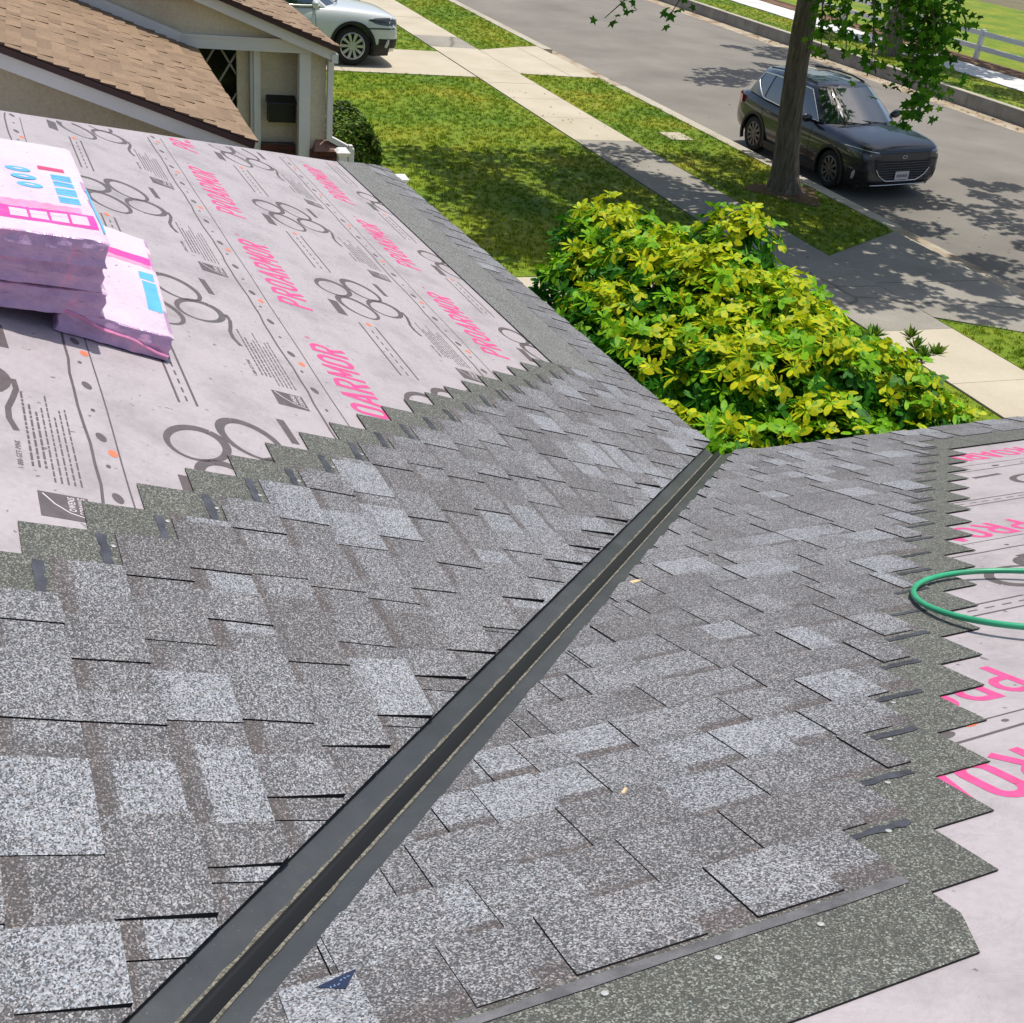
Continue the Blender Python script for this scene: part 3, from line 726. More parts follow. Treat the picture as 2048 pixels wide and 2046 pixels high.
hose = roof_thing(B, -.645, 2.424, 0, 0, 'garden_hose', 'green garden hose loop lying over the saw-tooth shingle ends at right', 'hose')
mb = MB(); pts = []
for i in range(49):
    a = radians(-100 + 330 * i / 48); r = .285 + .008 * sin(2 * a)
    sx, wy = r * cos(a + pi), r * sin(a + pi)
    pts.append((-(sx), wy, .029 + .010 * (1 - sin(a)) * .5))
pts = [(-.95, -.10, .03), (-.75, .02, .03), (-.52, .10, .035)] + pts[::-1] if False else pts
mb.tube(pts, .0082, 10); h_ = mb.build('hose_coil', M['hose'], hose, smooth=True)
mb = MB(); mb.tube([(-.25 - .1 * i, -.18 - .05 * i + .03 * sin(i), .03) for i in range(9)], .0095, 10); mb.build('hose_tail', M['hose'], hose, smooth=True)

o = roof_thing(B, -2.743, 3.172, .0235, 0, 'film_scrap', 'dark blue pointed film scrap lying on shingles at the bottom edge', 'scrap')
mb = MB(); mb.prism([(-.027, -.021), (.034, -.006), (-.002, .015)], 0, .0012); mb.build('film_piece', plain('dark_blue_film', (.012, .016, .05), .2, coat=.5), o)
mb = MB(); rr = random.Random(8)
for i in range(6): oval(mb, -.012 + .0055 * i, -.010 + .0022 * i + rr.uniform(0, .006), .0028, .0012, .0016, 6, rr.uniform(0, 3))
mb.build('film_print', plain('pale_blue_print', (.14, .24, .36), .4), o)
o = roof_thing(B, -2.137, 2.87, .0215, .75, 'wood_chip', 'small pale wood chip lying on the shingles right of the valley', 'wood chip')
mb = MB(); mb.hexa([(-.011, -.004, 0), (.010, -.005, 0), (.012, .003, 0), (-.010, .004, 0), (-.010, -.003, .006), (.008, -.0035, .005), (.010, .002, .005), (-.009, .003, .007)]); mb.build('chip', M['wood_chip'], o)
o = roof_thing(B, -1.44, 1.70, .016, .3, 'wood_splinter', 'tan wood splinter caught beside the valley flashing', 'splinter')
mb = MB(); mb.hexa([(-.030, -.006, 0), (.034, -.014, 0), (.028, .010, 0), (-.040, .010, 0), (-.030, -.006, .004), (.034, -.014, .003), (.028, .010, .003), (-.040, .010, .004)]); mb.build('splinter', M['wood_chip'], o)

# ------------------------------------------------------------------ setting: ground, street, pavements
def struct(name, mb, mats, parent=None):
    o = mb.build(name, mats, parent); 
    if parent is None: o['kind'] = 'structure'
    return o
mb = MB(); mb.face([(-320, -320, -.31), (320, -320, -.31), (320, 320, -.31), (-320, 320, -.31)]); struct('ground', mb, M['earth'])
def spoly(name, pts, z0, z1, mat):
    mb = MB(); q = [S(a, c) for a, c in pts]
    ar = sum(q[i].x * q[(i + 1) % len(q)].y - q[(i + 1) % len(q)].x * q[i].y for i in range(len(q)))
    if ar < 0: q = q[::-1]
    mb.prism(q, z0, z1); return struct(name, mb, mat)
LAWNS = []
def lawn(pts, z=-.012, z0=-.305): LAWNS.append(spoly('lawn', pts, z0, z, M['turf'])); LAWNS[-1]['pts'] = str(pts)
lawn([(12.60, -9), (12.60, 9.05), (25.28, 9.05), (25.28, -9)])
lawn([(28.32, -9), (28.32, 9.05), (62, 9.05), (62, -9)])
lawn([(-20, 3), (-20, 9.05), (10.85, 9.05), (10.85, 3)])
lawn([(13.24, 10.30), (14.29, 12.20), (14.33, 12.295), (25.80, 12.295), (25.93, 10.30)])
lawn([(28.90, 10.30), (29.70, 11.65), (30.0, 12.295), (62, 12.295), (62, 10.30)])
lawn([(-20, 10.30), (-20, 12.295), (9.6, 12.295), (10.85, 10.30)])
lawn([(-20, 22.82), (-20, 24.95), (62, 24.95), (62, 22.82)], .19)
lawn([(-20, 27.9), (-20, 44), (62, 44), (62, 27.9)], .20)
spoly('soil_strip', [(-20, 26.72), (-20, 27.9), (62, 27.9), (62, 26.72)], -.305, .22, M['soil'])
def strip(name, prof, mat):
    mb = MB(); rows = [[S(a, c, z) for a in (-60, 0, 30, 90)] for c, z in prof]; mb.grid([r_[::-1] for r_ in rows]); mb.face([S(-60, prof[0][0], -.306), S(90, prof[0][0], -.306), S(90, prof[0][0], prof[0][1]), S(-60, prof[0][0], prof[0][1])]); mb.face([S(90, prof[-1][0], -.306), S(-60, prof[-1][0], -.306), S(-60, prof[-1][0], prof[-1][1]), S(90, prof[-1][0], prof[-1][1])])
    return struct(name, mb, mat)
strip('road', [(13.06, -.196), (13.5, -.168), (14.5, -.108), (15.5, -.056), (16.5, -.024), (17.5, -.012), (18.5, -.022), (19.5, -.048), (20.7, -.095), (21.95, -.150)], M['asphalt'])
strip('gutter', [(12.58, -.172), (12.75, -.180), (13.06, -.190)], M['gutter_dirt'])
strip('gutter', [(21.95, -.146), (22.2, -.142), (22.58, -.135)], M['gutter_dirt'])
def slabs(name, lst, z0, z1, piece='slab', root_mat=None):
    """one base sheet with recessed joints, every slab an object of its own"""
    root = lst['base']; bm_ = MB(); q = [S(a, c) for a, c in root]
    ar = sum(q[i].x * q[(i + 1) % len(q)].y - q[(i + 1) % len(q)].x * q[i].y for i in range(len(q)))
    if ar < 0: q = q[::-1]
    bm_.prism(q, z0, z1 - .02); r = struct(name, bm_, M['joint'])
    for pts, mt in lst['slabs']:
        q = [S(a, c) for a, c in pts]
        ar = sum(q[i].x * q[(i + 1) % len(q)].y - q[(i + 1) % len(q)].x * q[i].y for i in range(len(q)))
        if ar < 0: q = q[::-1]
        cx = sum((p for p in q), Vector()) / len(q); mb = MB(); dz = random.uniform(-.003, .003)
        q2 = [cx + (p - cx) * (1 - .006 / max(.3, (p - cx).length)) for p in q]
        mb.prism(q2, z1 - .019, z1 + dz); o = mb.build(piece, M[mt], r, off=(0, 0, 0))
    return r
sl = []; a = -18.0
sidej = [13.47, 15.0, 16.55, 18.1, 19.72, 21.5, 23.2, 24.75, 26.09, 27.5, 28.95, 30.6]
edges = [13.47 - 1.5 * i for i in range(20, 0, -1)] + sidej + [30.6 + 1.5 * i for i in range(1, 20)]
for i in range(len(edges) - 1):
    a0, a1 = edges[i], edges[i + 1]
    mt = 'concrete_old' if 10.0 < a0 < 19.6 else 'concrete_new'
    if 28.9 < a0 < 30.5: mt = 'concrete_old'
    sl.append(([(a0, 9.06), (a0, 10.29), (a1, 10.29), (a1, 9.06)], mt))
slabs('sidewalk', dict(base=[(edges[0], 9.055), (edges[0], 10.295), (edges[-1], 10.295), (edges[-1], 9.055)], slabs=sl), -.304, .006)
slabs('driveway', dict(base=[(10.86, 3.0), (10.86, 9.05), (12.59, 9.05), (12.59, 3.0)], slabs=[([(10.87, c), (10.87, c + 1.5), (12.58, c + 1.5), (12.58, c)], 'concrete_new') for c in (3.02, 4.53, 6.04, 7.54)]), -.3035, .002)
slabs('driveway', dict(base=[(25.29, -9), (25.29, 9.05), (28.31, 9.05), (28.31, -9)], slabs=[([(25.3, c), (25.3, c + 3.0), (28.3, c + 3.0), (28.3, c)], 'concrete_new') for c in (-2.98, .03, 3.03, 6.04)]), -.3035, .002)
slabs('driveway_apron', dict(base=[(10.86, 10.30), (13.23, 10.30), (14.28, 12.20), (14.32, 12.295), (9.62, 12.295)], slabs=[([(10.87, 10.31), (12.1, 10.31), (12.1, 12.285), (9.64, 12.285)], 'concrete_old'), ([(12.11, 10.31), (13.22, 10.31), (14.27, 12.20), (14.30, 12.285), (12.11, 12.285)], 'concrete_old')]), -.3025, .000)
slabs('driveway_apron', dict(base=[(25.94, 10.30), (28.89, 10.30), (29.69, 11.65), (29.95, 12.295), (25.81, 12.295)], slabs=[([(25.95, 10.31), (28.88, 10.31), (29.6, 11.6), (25.86, 11.6)], 'concrete_new'), ([(25.85, 11.61), (29.62, 11.61), (29.9, 12.285), (25.82, 12.285)], 'concrete_new')]), -.3025, .000)
fs = []
for i in range(54): fs.append(([(-20 + 1.5 * i, 25.0), (-20 + 1.5 * i, 26.68), (-18.5 + 1.5 * i, 26.68), (-18.5 + 1.5 * i, 25.0)], 'concrete_white'))
slabs('far_sidewalk', dict(base=[(-20, 24.98), (-20, 26.70), (61, 26.70), (61, 24.98)], slabs=fs), -.3045, .215)
mb = MB(); mb.sbox(-60, 90, 12.31, 12.57, -.304, -.205); kr = struct('kerb', mb, M['concrete_kerb'])
a = -20.0
while a < 60:
    top = .003
    if 14.4 < a + 1.5 < 25.4 or a > 30.5 or a < 7.5: pass
    mb = MB(); z1 = .004
    lo = (9.0 < a + .7 < 14.6) or (24.9 < a + .7 < 30.2)
    z1 = -.10 if lo else .004
    p = [S(a + .004, 12.305), S(a + .004, 12.595), S(a + 1.496, 12.595), S(a + 1.496, 12.305)]
    t_ = [S(a + .004, 12.305), S(a + .004, 12.575), S(a + 1.496, 12.575), S(a + 1.496, 12.305)]
    mb.hexa([v + Vector((0, 0, -.204)) for v in p] + [v + Vector((0, 0, z1)) for v in t_]); mb.build('kerb_segment', M['concrete_kerb'], kr)
    a += 1.5
mb = MB(); mb.sbox(-60, 90, 22.60, 22.80, -.304, -.15); kr = struct('far_kerb', mb, M['concrete_dark'])
a = -20.0
while a < 60:
    mb = MB(); mb.sbox(a + .006, a + 2.494, 22.59, 22.80, -.149, .20); mb.build('kerb_segment', M['concrete_dark'], kr)
    mb = MB(); mb.sbox(a + .006, a + 2.494, 22.585, 22.815, .2005, .222); mb.build('kerb_cap', M['concrete_kerb'], kr); a += 2.5
o = thing('utility_cover', 'pale concrete utility box lid set in the parkway grass near the kerb', 'utility cover', S(20.2, 11.42, 0))
mb = MB(); mb.sbox(19.9, 20.5, 11.2, 11.68, -.03, .012); mb.build('lid', M['concrete_new'], o, off=o.location)

# grass blades on the lawns in view
def tuft_mesh(seed):
    r = random.Random(seed); mb = MB()
    for i in range(14):
        a = r.uniform(0, 2 * pi); d = r.uniform(0, .05); x_, y_ = d * cos(a), d * sin(a); h_ = r.uniform(.022, .05); l_ = r.uniform(.0, .035); b_ = r.uniform(0, 2 * pi); w_ = .0035
        mb.face([(x_ - w_ * sin(b_), y_ + w_ * cos(b_), 0), (x_ + w_ * sin(b_), y_ - w_ * cos(b_), 0), (x_ + l_ * cos(b_), y_ + l_ * sin(b_), h_)])
    return mb.build('grass_tuft', M['blade'], mesh_only=True)
tufts = bpy.data.objects.new('grass_tuft', tuft_mesh(4))
def grass(pts, z, density):
    mb = MB(); q = [S(a, c) for a, c in pts]
    ar = sum(q[i].x * q[(i + 1) % len(q)].y - q[(i + 1) % len(q)].x * q[i].y for i in range(len(q)))
    if ar < 0: q = q[::-1]
    mb.face([(p.x, p.y, z) for p in q]); o = mb.build('grass', M['turf']); tag(o, kind='stuff')
    ng = bpy.data.node_groups.new('grass_scatter', 'GeometryNodeTree')
    ng.interface.new_socket('Geometry', in_out='INPUT', socket_type='NodeSocketGeometry'); ng.interface.new_socket('Geometry', in_out='OUTPUT', socket_type='NodeSocketGeometry')
    gi = ng.nodes.new('NodeGroupInput'); go = ng.nodes.new('NodeGroupOutput'); dp = ng.nodes.new('GeometryNodeDistributePointsOnFaces'); dp.inputs['Density'].default_value = density
    ins = ng.nodes.new('GeometryNodeInstanceOnPoints'); oi = ng.nodes.new('GeometryNodeObjectInfo'); oi.inputs[0].default_value = tufts; oi.inputs['As Instance'].default_value = True
    rv = ng.nodes.new('FunctionNodeRandomValue'); rv.data_type = 'FLOAT_VECTOR'; rv.inputs[0].default_value = (-.15, -.15, 0); rv.inputs[1].default_value = (.15, .15, 6.28)
    rs = ng.nodes.new('FunctionNodeRandomValue'); rs.data_type = 'FLOAT'; rs.inputs[2].default_value = .6; rs.inputs[3].default_value = 1.35
    L = ng.links.new; L(gi.outputs[0], dp.inputs[0]); L(dp.outputs[0], ins.inputs[0]); L(oi.outputs['Geometry'], ins.inputs['Instance']); L(rv.outputs[0], ins.inputs['Rotation']); L(rs.outputs[1], ins.inputs['Scale']); 
    jg = ng.nodes.new('GeometryNodeJoinGeometry'); L(ins.outputs[0], jg.inputs[0]); L(gi.outputs[0], jg.inputs[0]); L(jg.outputs[0], go.inputs[0])
    md = o.modifiers.new('scatter', 'NODES'); md.node_group = ng
    return o
tufts_col = bpy.data.collections.new('sources')
COL.objects.link(tufts); tufts.location = S(13.0, 8.0, -.02); tag(tufts, kind='stuff')
grass([(12.63, 3.2), (12.63, 9.0), (25.24, 9.0), (25.24, 3.6)], -.006, 150)
grass([(13.30, 10.33), (14.32, 12.20), (14.36, 12.285), (25.78, 12.285), (25.90, 10.33)], -.006, 150)
grass([(28.35, 6.0), (28.35, 9.02), (36, 9.02), (36, 6.0)], -.006, 120)
grass([(28.95, 10.33), (29.73, 11.65), (30.02, 12.285), (38, 12.285), (38, 10.33)], -.006, 120)
grass([(8.0, 10.33), (8.0, 12.285), (9.66, 12.285), (10.80, 10.33)], -.006, 150)
grass([(8.0, 7.2), (8.0, 9.0), (10.8, 9.0), (10.8, 7.2)], -.006, 150)
grass([(19, 22.84), (19, 24.93), (42, 24.93), (42, 22.84)], .196, 70)

# ------------------------------------------------------------------ neighbour's house (street axes)
nb = thing('neighbour_house', 'beige stucco house with tan shingled gable, white trim and a porch, beyond the pink roof', 'house', S(13, 0, 0))
NO = nb.location.copy()
def nbp(name, mb, mt, parent=nb): return mb.build(name, mt, parent, off=NO)
PT = .357
zf = lambda c: 2.30 + PT * (1.57 - c)
def wallpoly(mb, a, pts, thick=.15):
    f = [S(a, c, z) for c, z in pts]; b_ = [S(a + thick, c, z) for c, z in pts]
    mb.face(f); mb.face(b_[::-1])
    for i in range(len(f)): mb.face([f[i], b_[i], b_[(i + 1) % len(f)], f[(i + 1) % len(f)]])
mb = MB(); wallpoly(mb, 9.98, [(-4.2, 0), (1.18, 0), (1.18, zf(1.18) - .17), (-4.2, zf(-4.2) - .17)]); mb.sbox(10.14, 13.69, 1.03, 1.18, 0, zf(1.18) - .2); nbp('gable_wall', mb, M['stucco'])
def roof_tiles(a0, a1, c_eave, c_top, z_eave, name, over=0):
    """overlapping shingle courses; joined because single tabs are only a few pixels"""
    base = MB(); d = Vector((0, 0, 1))
    nrm = (EC * PT + Vector((0, 0, 1))).normalized()
    dn = lambda c, h: EC * c + Vector((0, 0, z_eave + PT * (c_eave - c))) + nrm * h
    base.hexa([dn(c_top, -.05) + EA * a0, dn(c_eave, -.05) + EA * a0, dn(c_eave, -.05) + EA * a1, dn(c_top, -.05) + EA * a1, dn(c_top, 0) + EA * a0, dn(c_eave, 0) + EA * a0, dn(c_eave, 0) + EA * a1, dn(c_top, 0) + EA * a1])
    r = nbp(name, base, M['drip_brown'])
    t_ = MB(); rr = random.Random(int(a0 * 10)); c = c_eave + .015
    while c > c_top:
        a = a0 - .02
        while a < a1:
            a2 = min(a1 + .01, a + rr.uniform(.11, .30)); k = rr.uniform(.80, 1.16); col = (.235 * k, .160 * k, .100 * k); h_ = rr.choice((.010, .014, .019))
            c2 = c - .118
            t_.face([dn(c, .004 + h_) + EA * a, dn(c, .004 + h_) + EA * a2, dn(c2, .004) + EA * a2, dn(c2, .004) + EA * a], col)
            t_.face([dn(c, 0.001) + EA * a, dn(c, 0.001) + EA * a2, dn(c, .004 + h_) + EA * a2, dn(c, .004 + h_) + EA * a], (.05, .03, .02))
            t_.face([dn(c, 0.001) + EA * a, dn(c, .004 + h_) + EA * a, dn(c2, .004) + EA * a, dn(c2, .001) + EA * a], (.10, .06, .04))
            a = a2
        c -= .108
    tag(nbp('roof_shingles', t_, M['tan_shingle'], r), kind='stuff')
roof_tiles(9.62, 13.66, 1.57, -4.4, 2.30, 'front_roof')
mb = MB(); mb.bar(S(9.66, 1.50, zf(1.50) - .115), S(9.66, -4.4, zf(-4.4) - .115), .03, .125); nbp('rake_board', mb, M['white_paint'])
mb = MB(); mb.bar(S(9.625, 1.56, zf(1.56) - .035), S(9.625, -4.4, zf(-4.4) - .035), .045, .05); nbp('drip_edge', mb, M['drip_brown'])
# porch gable behind
zg = lambda c: 2.40 + PT * (3.12 - c)
AW = 13.70
mb = MB()
wallpoly(mb, AW, [(-4.2, 2.36), (3.05, 2.36), (3.05, zg(3.05) - .03), (-4.2, zg(-4.2) - .03)]); mb.sbox(AW, AW + .3, 2.868, 3.05, 0, 2.359); mb.sbox(AW + .301, 23, 2.9, 3.05, 0, 2.40); nbp('porch_gable_wall', mb, M['stucco'])
mb = MB(); mb.sbox(AW + .305, AW + .45, 2.34, 2.867, 0, 2.415); mb.sbox(AW + .30, AW + .45, 2.08, 2.215, 0, 2.415); mb.sbox(AW + .30, AW + .45, -4.2, 1.0, 0, 2.415); mb.sbox(AW + .30, AW + .45, 1.001, 2.079, 0, .9); nbp('porch_wall', mb, M['stucco'])
mb = MB(); mb.sbox(AW - .035, AW + .12, 1.36, 2.865, 2.305, 2.42); nbp('porch_beam', mb, M['white_paint'])
mb = MB(); mb.sbox(AW - .05, AW + .13, 1.33, 2.89, 2.422, 2.45); nbp('beam_cap', mb, M['white_paint'])
mb = MB(); mb.sbox(AW - .035, AW + .09, 2.735, 2.865, 0, 2.303); nbp('porch_post', mb, M['white_paint'])
mb = MB(); mb.sbox(AW + .22, AW + .33, 2.22, 2.335, 0, 2.41); mb.sbox(AW + .19, AW + .219, 2.255, 2.30, 0, 2.41); nbp('door_jamb', mb, M['white_paint'])
mb = MB(); mb.sbox(AW + .36, AW + .40, 1.0, 2.08, .9, 2.415); wd = nbp('window_pane', mb, M['dark_glass'])
mb = MB()
c0, c1, z0, z1 = 1.0, 2.08, .9, 2.41
for k in range(-6, 9):
    for sg in (1, -1):
        pts = []
        for tt in (0, 1):
            pass
        # diagonal strips clipped to the opening
        x0 = c0 + k * .27; seg = [(x0, z0), (x0 + (z1 - z0) * .62, z1)] if sg > 0 else [(x0 + (z1 - z0) * .62, z0), (x0, z1)]
        (xa, za), (xb, zb) = seg
        def cutx(xa, za, xb, zb):
            t0, t1 = 0.0, 1.0; dx = xb - xa
            for lim, s_ in ((c0, 1), (c1, -1)):
                fa, fb = s_ * (xa - lim), s_ * (xb - lim)
                if fa < 0 and fb < 0: return None
                if fa < 0: t0 = max(t0, fa / (fa - fb))
                elif fb < 0: t1 = min(t1, fa / (fa - fb))
            return None if t1 <= t0 else ((xa + dx * t0, za + (zb - za) * t0), (xa + dx * t1, za + (zb - za) * t1))
        q = cutx(xa, za, xb, zb)
        if q: mb.bar(S(AW + (.345 if sg > 0 else .353), q[0][0], q[0][1]), S(AW + (.345 if sg > 0 else .353), q[1][0], q[1][1]), .007, .022, up=EA.cross(Vector((0, 0, 1))))
nbp('diamond_lattice', mb, M['lattice'], wd)
mb = MB(); mb.bar(S(13.64, 1.42, zf(1.42) + .06), S(13.64, -4.2, zf(-4.2) + .06), .05, .11); nbp('flashing_board', mb, M['white_paint'])
roof_tiles(13.42, 23.0, 3.12, -4.4, 2.43, 'porch_roof')
mb = MB(); mb.bar(S(13.50, 3.10, zg(3.10) - .075), S(13.50, -4.4, zg(-4.4) - .075), .03, .13); nbp('rake_board', mb, M['white_paint'])
mb = MB(); mb.bar(S(13.43, 3.12, zg(3.12) + .0), S(13.43, -4.4, zg(-4.4) + .0), .045, .05); nbp('drip_edge', mb, M['drip_brown'])
mb = MB(); mb.sbox(13.47, 23, 3.06, 3.135, 2.25, 2.345); nbp('gutter_trough', mb, M['white_paint'])
mb = MB(); mb.sbox(13.61, 13.69, 3.055, 3.12, 1.36, 2.34); mb.bar(S(13.65, 3.09, 1.38), S(13.62, 3.34, 1.26), .07, .06); mb.sbox(13.58, 13.66, 3.325, 3.385, .05, 1.27); nbp('downspout', mb, M['white_paint'])
# brick base: bricks as pieces
bw = MB(); bw.sbox(AW - .055, AW - .002, 2.868, 3.28, 0, 1.235); bw.sbox(AW + .20, AW + .298, 2.34, 2.735, 0, 1.235); br = nbp('brick_base', bw, M['mortar'])
mb = MB(); mb.sbox(-.1, .1, 0, .01, 0, .01)
brm = MB(); brm.box(0, .19, -.012, 0, 0, .057); 
bme = brm.build('brick', M['brick'], mesh_only=True)
ang = atan2(EC.y, EC.x)
for (aa, ca, cb) in ((AW - .055, 2.868, 3.28), (AW + .20, 2.34, 2.735)):
    for r_ in range(18):
        c = ca + (-.1 if r_ % 2 else 0)
        while c < cb - .06:
            cc = max(c, ca); ln = min(c + .19, cb) - cc
            if ln > .03:
                ob = link('brick', bme, br); ob.location = S(aa, cc + .003, .008 + r_ * .068) - NO; ob.rotation_euler = (0, 0, ang); ob.scale = ((ln - .006) / .19, 1, 1)
            c += .20
mb = MB(); q = [S(AW - .13, 2.90, 1.236), S(AW - .13, 3.30, 1.236), S(AW + .0, 3.30, 1.236), S(AW + .0, 2.90, 1.236)]
mb.hexa(q + [S(AW - .12, 2.91, 1.262), S(AW - .12, 3.29, 1.262), S(AW - .002, 3.12, 1.345), S(AW - .002, 2.94, 1.345)]); nbp('brick_sill', mb, M['cap_brown'])
mb = MB(); mb.sbox(13.50, 13.56, 3.30, 3.345, 1.15, 1.33); nbp('white_coping', mb, M['white_paint'])
mbx = thing('mailbox', 'black wall mounted mailbox beside the white porch post', 'mailbox', S(AW + .20, 2.57, 1.49))
mb = MB(); mb.sbox(AW + .165, AW + .297, 2.42, 2.735, 1.49, 1.70); mb.build('box', M['black_paint'], mbx, off=mbx.location)
mb = MB(); mb.hexa([S(AW + .15, 2.405, 1.701), S(AW + .15, 2.75, 1.701), S(AW + .298, 2.75, 1.701), S(AW + .298, 2.405, 1.701), S(AW + .155, 2.41, 1.715), S(AW + .155, 2.745, 1.715), S(AW + .298, 2.745, 1.775), S(AW + .298, 2.41, 1.775)]); mb.build('lid', M['black_paint'], mbx, off=mbx.location)
def cap_post(a, c, h, label):
    o = thing('fence_post', label, 'fence post', S(a, c, 0), group='white capped fence posts between the two houses')
    mb = MB(); mb.sbox(a - .05, a + .05, c - .05, c + .05, -.01, h - .09); mb.build('post', M['white_vinyl'], o, off=o.location)
    mb = MB(); mb.hexa([S(a - .05, c - .05, h - .089), S(a - .05, c + .05, h - .089), S(a + .05, c + .05, h - .089), S(a + .05, c - .05, h - .089), S(a - .075, c - .075, h - .035), S(a - .075, c + .075, h - .035), S(a + .075, c + .075, h - .035), S(a + .075, c - .075, h - .035)])
    mb.hexa([S(a - .08, c - .08, h - .034), S(a - .08, c + .08, h - .034), S(a + .08, c + .08, h - .034), S(a + .08, c - .08, h - .034), S(a - .05, c - .05, h), S(a - .05, c + .05, h), S(a + .05, c + .05, h), S(a + .05, c - .05, h)])
    mb.build('post_cap', M['white_vinyl'], o, off=o.location)
cap_post(13.08, 3.12, 1.40, 'white capped fence post in front of the brick base')
cap_post(12.55, 3.68, 1.25, 'white capped fence post just past the end of the eave')

# ------------------------------------------------------------------ plants
def palmate(seed, kind):
    """one umbrella leaf: leaflets round a centre, each folded along its rib and drooping"""
    r = random.Random(seed); mb = MB(); n = r.choice((7, 8, 8, 9))
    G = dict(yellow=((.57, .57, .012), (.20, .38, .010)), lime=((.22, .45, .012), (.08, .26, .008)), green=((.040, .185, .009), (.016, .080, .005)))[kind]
    for i in range(n):
        a = 2 * pi * i / n + r.uniform(-.12, .12); L = r.uniform(.070, .122); wd = L * r.uniform(.15, .20); dr = r.uniform(-.25, .50)
        d = Vector((cos(a), sin(a), 0)); s_ = Vector((-sin(a), cos(a), 0)); zz = lambda t_: -dr * L * t_ * t_ + .012 * t_
        prof = [(.08, .10), (.38, .72), (.68, 1.0), (.90, .58)]
        rows = []
        for t_, wq in prof:
            c = d * (L * t_) + Vector((0, 0, zz(t_))); e_ = s_ * (wd * wq) + Vector((0, 0, .010 * wq)); rows.append((c - e_, c, c + e_))
        tip = d * L + Vector((0, 0, zz(1.0)))
        k = r.uniform(.85, 1.15)
        for j in range(len(rows) - 1):
            a0, b0, c0 = rows[j]; a1, b1, c1 = rows[j + 1]
            ca = tuple(x * k for x in G[0]); cb = tuple(x * k for x in G[1])
            mb.face([a0, b0, b1, a1], ca if j > 0 or kind != 'yellow' else cb); mb.face([b0, c0, c1, b1], ca if (i + j) % 3 else cb)
        mb.face([rows[-1][0], rows[-1][1], tip], G[0]); mb.face([rows[-1][1], rows[-1][2], tip], G[0])
    return mb
LEAFM = {k: [palmate(10 * j + i, k).build('leaf', M['leaf'], mesh_only=True) for i in range(4)] for j, k in enumerate(('yellow', 'lime', 'green'))}
for ms in LEAFM.values():
    for me in ms: me.polygons.foreach_set('use_smooth', [True] * len(me.polygons))
shrub = thing('umbrella_shrub', 'large yellow-green umbrella leaf shrub growing in the corner beyond the valley', 'shrub', (4.7, 6.0, 0))
SO = shrub.location.copy()
LOBES = [((4.5, 6.02, 1.66), .48), ((4.60, 7.74, 1.86), .44), ((4.52, 7.58, 1.68), .46), ((4.30, 7.38, 1.60), .44), ((4.85, 7.35, 1.66), .46), ((4.62, 7.0, 1.72), .55), ((5.20, 6.92, 2.12), .36), ((5.28, 6.78, 1.62), .50), ((4.66, 6.45, 1.76), .56), ((4.10, 6.65, 1.55), .48), ((5.55, 6.45, 1.45), .45),
         ((5.02, 6.08, 1.74), .52), ((5.42, 6.02, 1.55), .45), ((4.05, 5.85, 1.52), .50), ((4.34, 5.5, 1.64), .50), ((4.88, 5.46, 1.66), .52), ((5.36, 5.32, 1.55), .48), ((5.64, 5.12, 1.36), .42), ((5.80, 4.90, 1.14), .36),
         ((3.72, 5.2, 1.40), .42), ((4.05, 4.80, 1.46), .42), ((4.62, 4.85, 1.48), .45), ((5.15, 4.68, 1.28), .45), ((5.48, 4.62, 1.08), .40), ((4.3, 6.9, 1.05), .75), ((4.7, 5.6, .95), .95), ((5.3, 5.1, .75), .65), ((3.9, 5.6, .85), .65), ((4.25, 7.3, 1.0), .55), ((4.8, 6.7, 1.1), .8), ((5.3, 6.0, .9), .7)]
def in_other(p, i):
    for j, (c, r_) in enumerate(LOBES):
        if j != i and (Vector(p) - Vector(c)).length < r_ * .80: return True
    return False
cands = []; rr = random.Random(21)
for i, (c, r_) in enumerate(LOBES):
    c = Vector(c)
    for k in range(int(400 * r_ * r_ / .25)):
        u = Vector((rr.gauss(0, 1), rr.gauss(0, 1), rr.gauss(.25, .9))).normalized(); p = c + u * r_ * rr.uniform(.72, 1.10)
        if in_other(p, i) or p.x < P0.x + .12 or p.y < P0.y + .12 or p.z < .15: continue
        cands.append((p, u))
rr.shuffle(cands); chosen = []
cell = {}
for p, u in cands:
    key = (int(p.x / .13), int(p.y / .13), int(p.z / .13)); ok = True
    for dx in (-1, 0, 1):
        for dy in (-1, 0, 1):
            for dz in (-1, 0, 1):
                for q in cell.get((key[0] + dx, key[1] + dy, key[2] + dz), ()):
                    if (q - p).length < .072: ok = False
    if ok: cell.setdefault(key, []).append(p); chosen.append((p, u))
eye = Vector((0, 0, H))
def shown(pu): p, u = pu; return (eye - p).normalized().dot(u) + .15 * p.z
chosen.sort(key=shown, reverse=True)
fol = MB()
def leaf_matrix(p, u):
    n_ = (u * .9 + Vector((.05, .0, .55)) + Vector((rr.uniform(-.5, .5), rr.uniform(-.5, .5), rr.uniform(-.2, .2)))).normalized()
    q = n_.to_track_quat('Z', 'Y').to_matrix().to_4x4(); return Matrix.Translation(p) @ q @ Matrix.Rotation(rr.uniform(0, 6.28), 4, 'Z') @ Matrix.Scale(rr.uniform(.8, 1.2), 4)
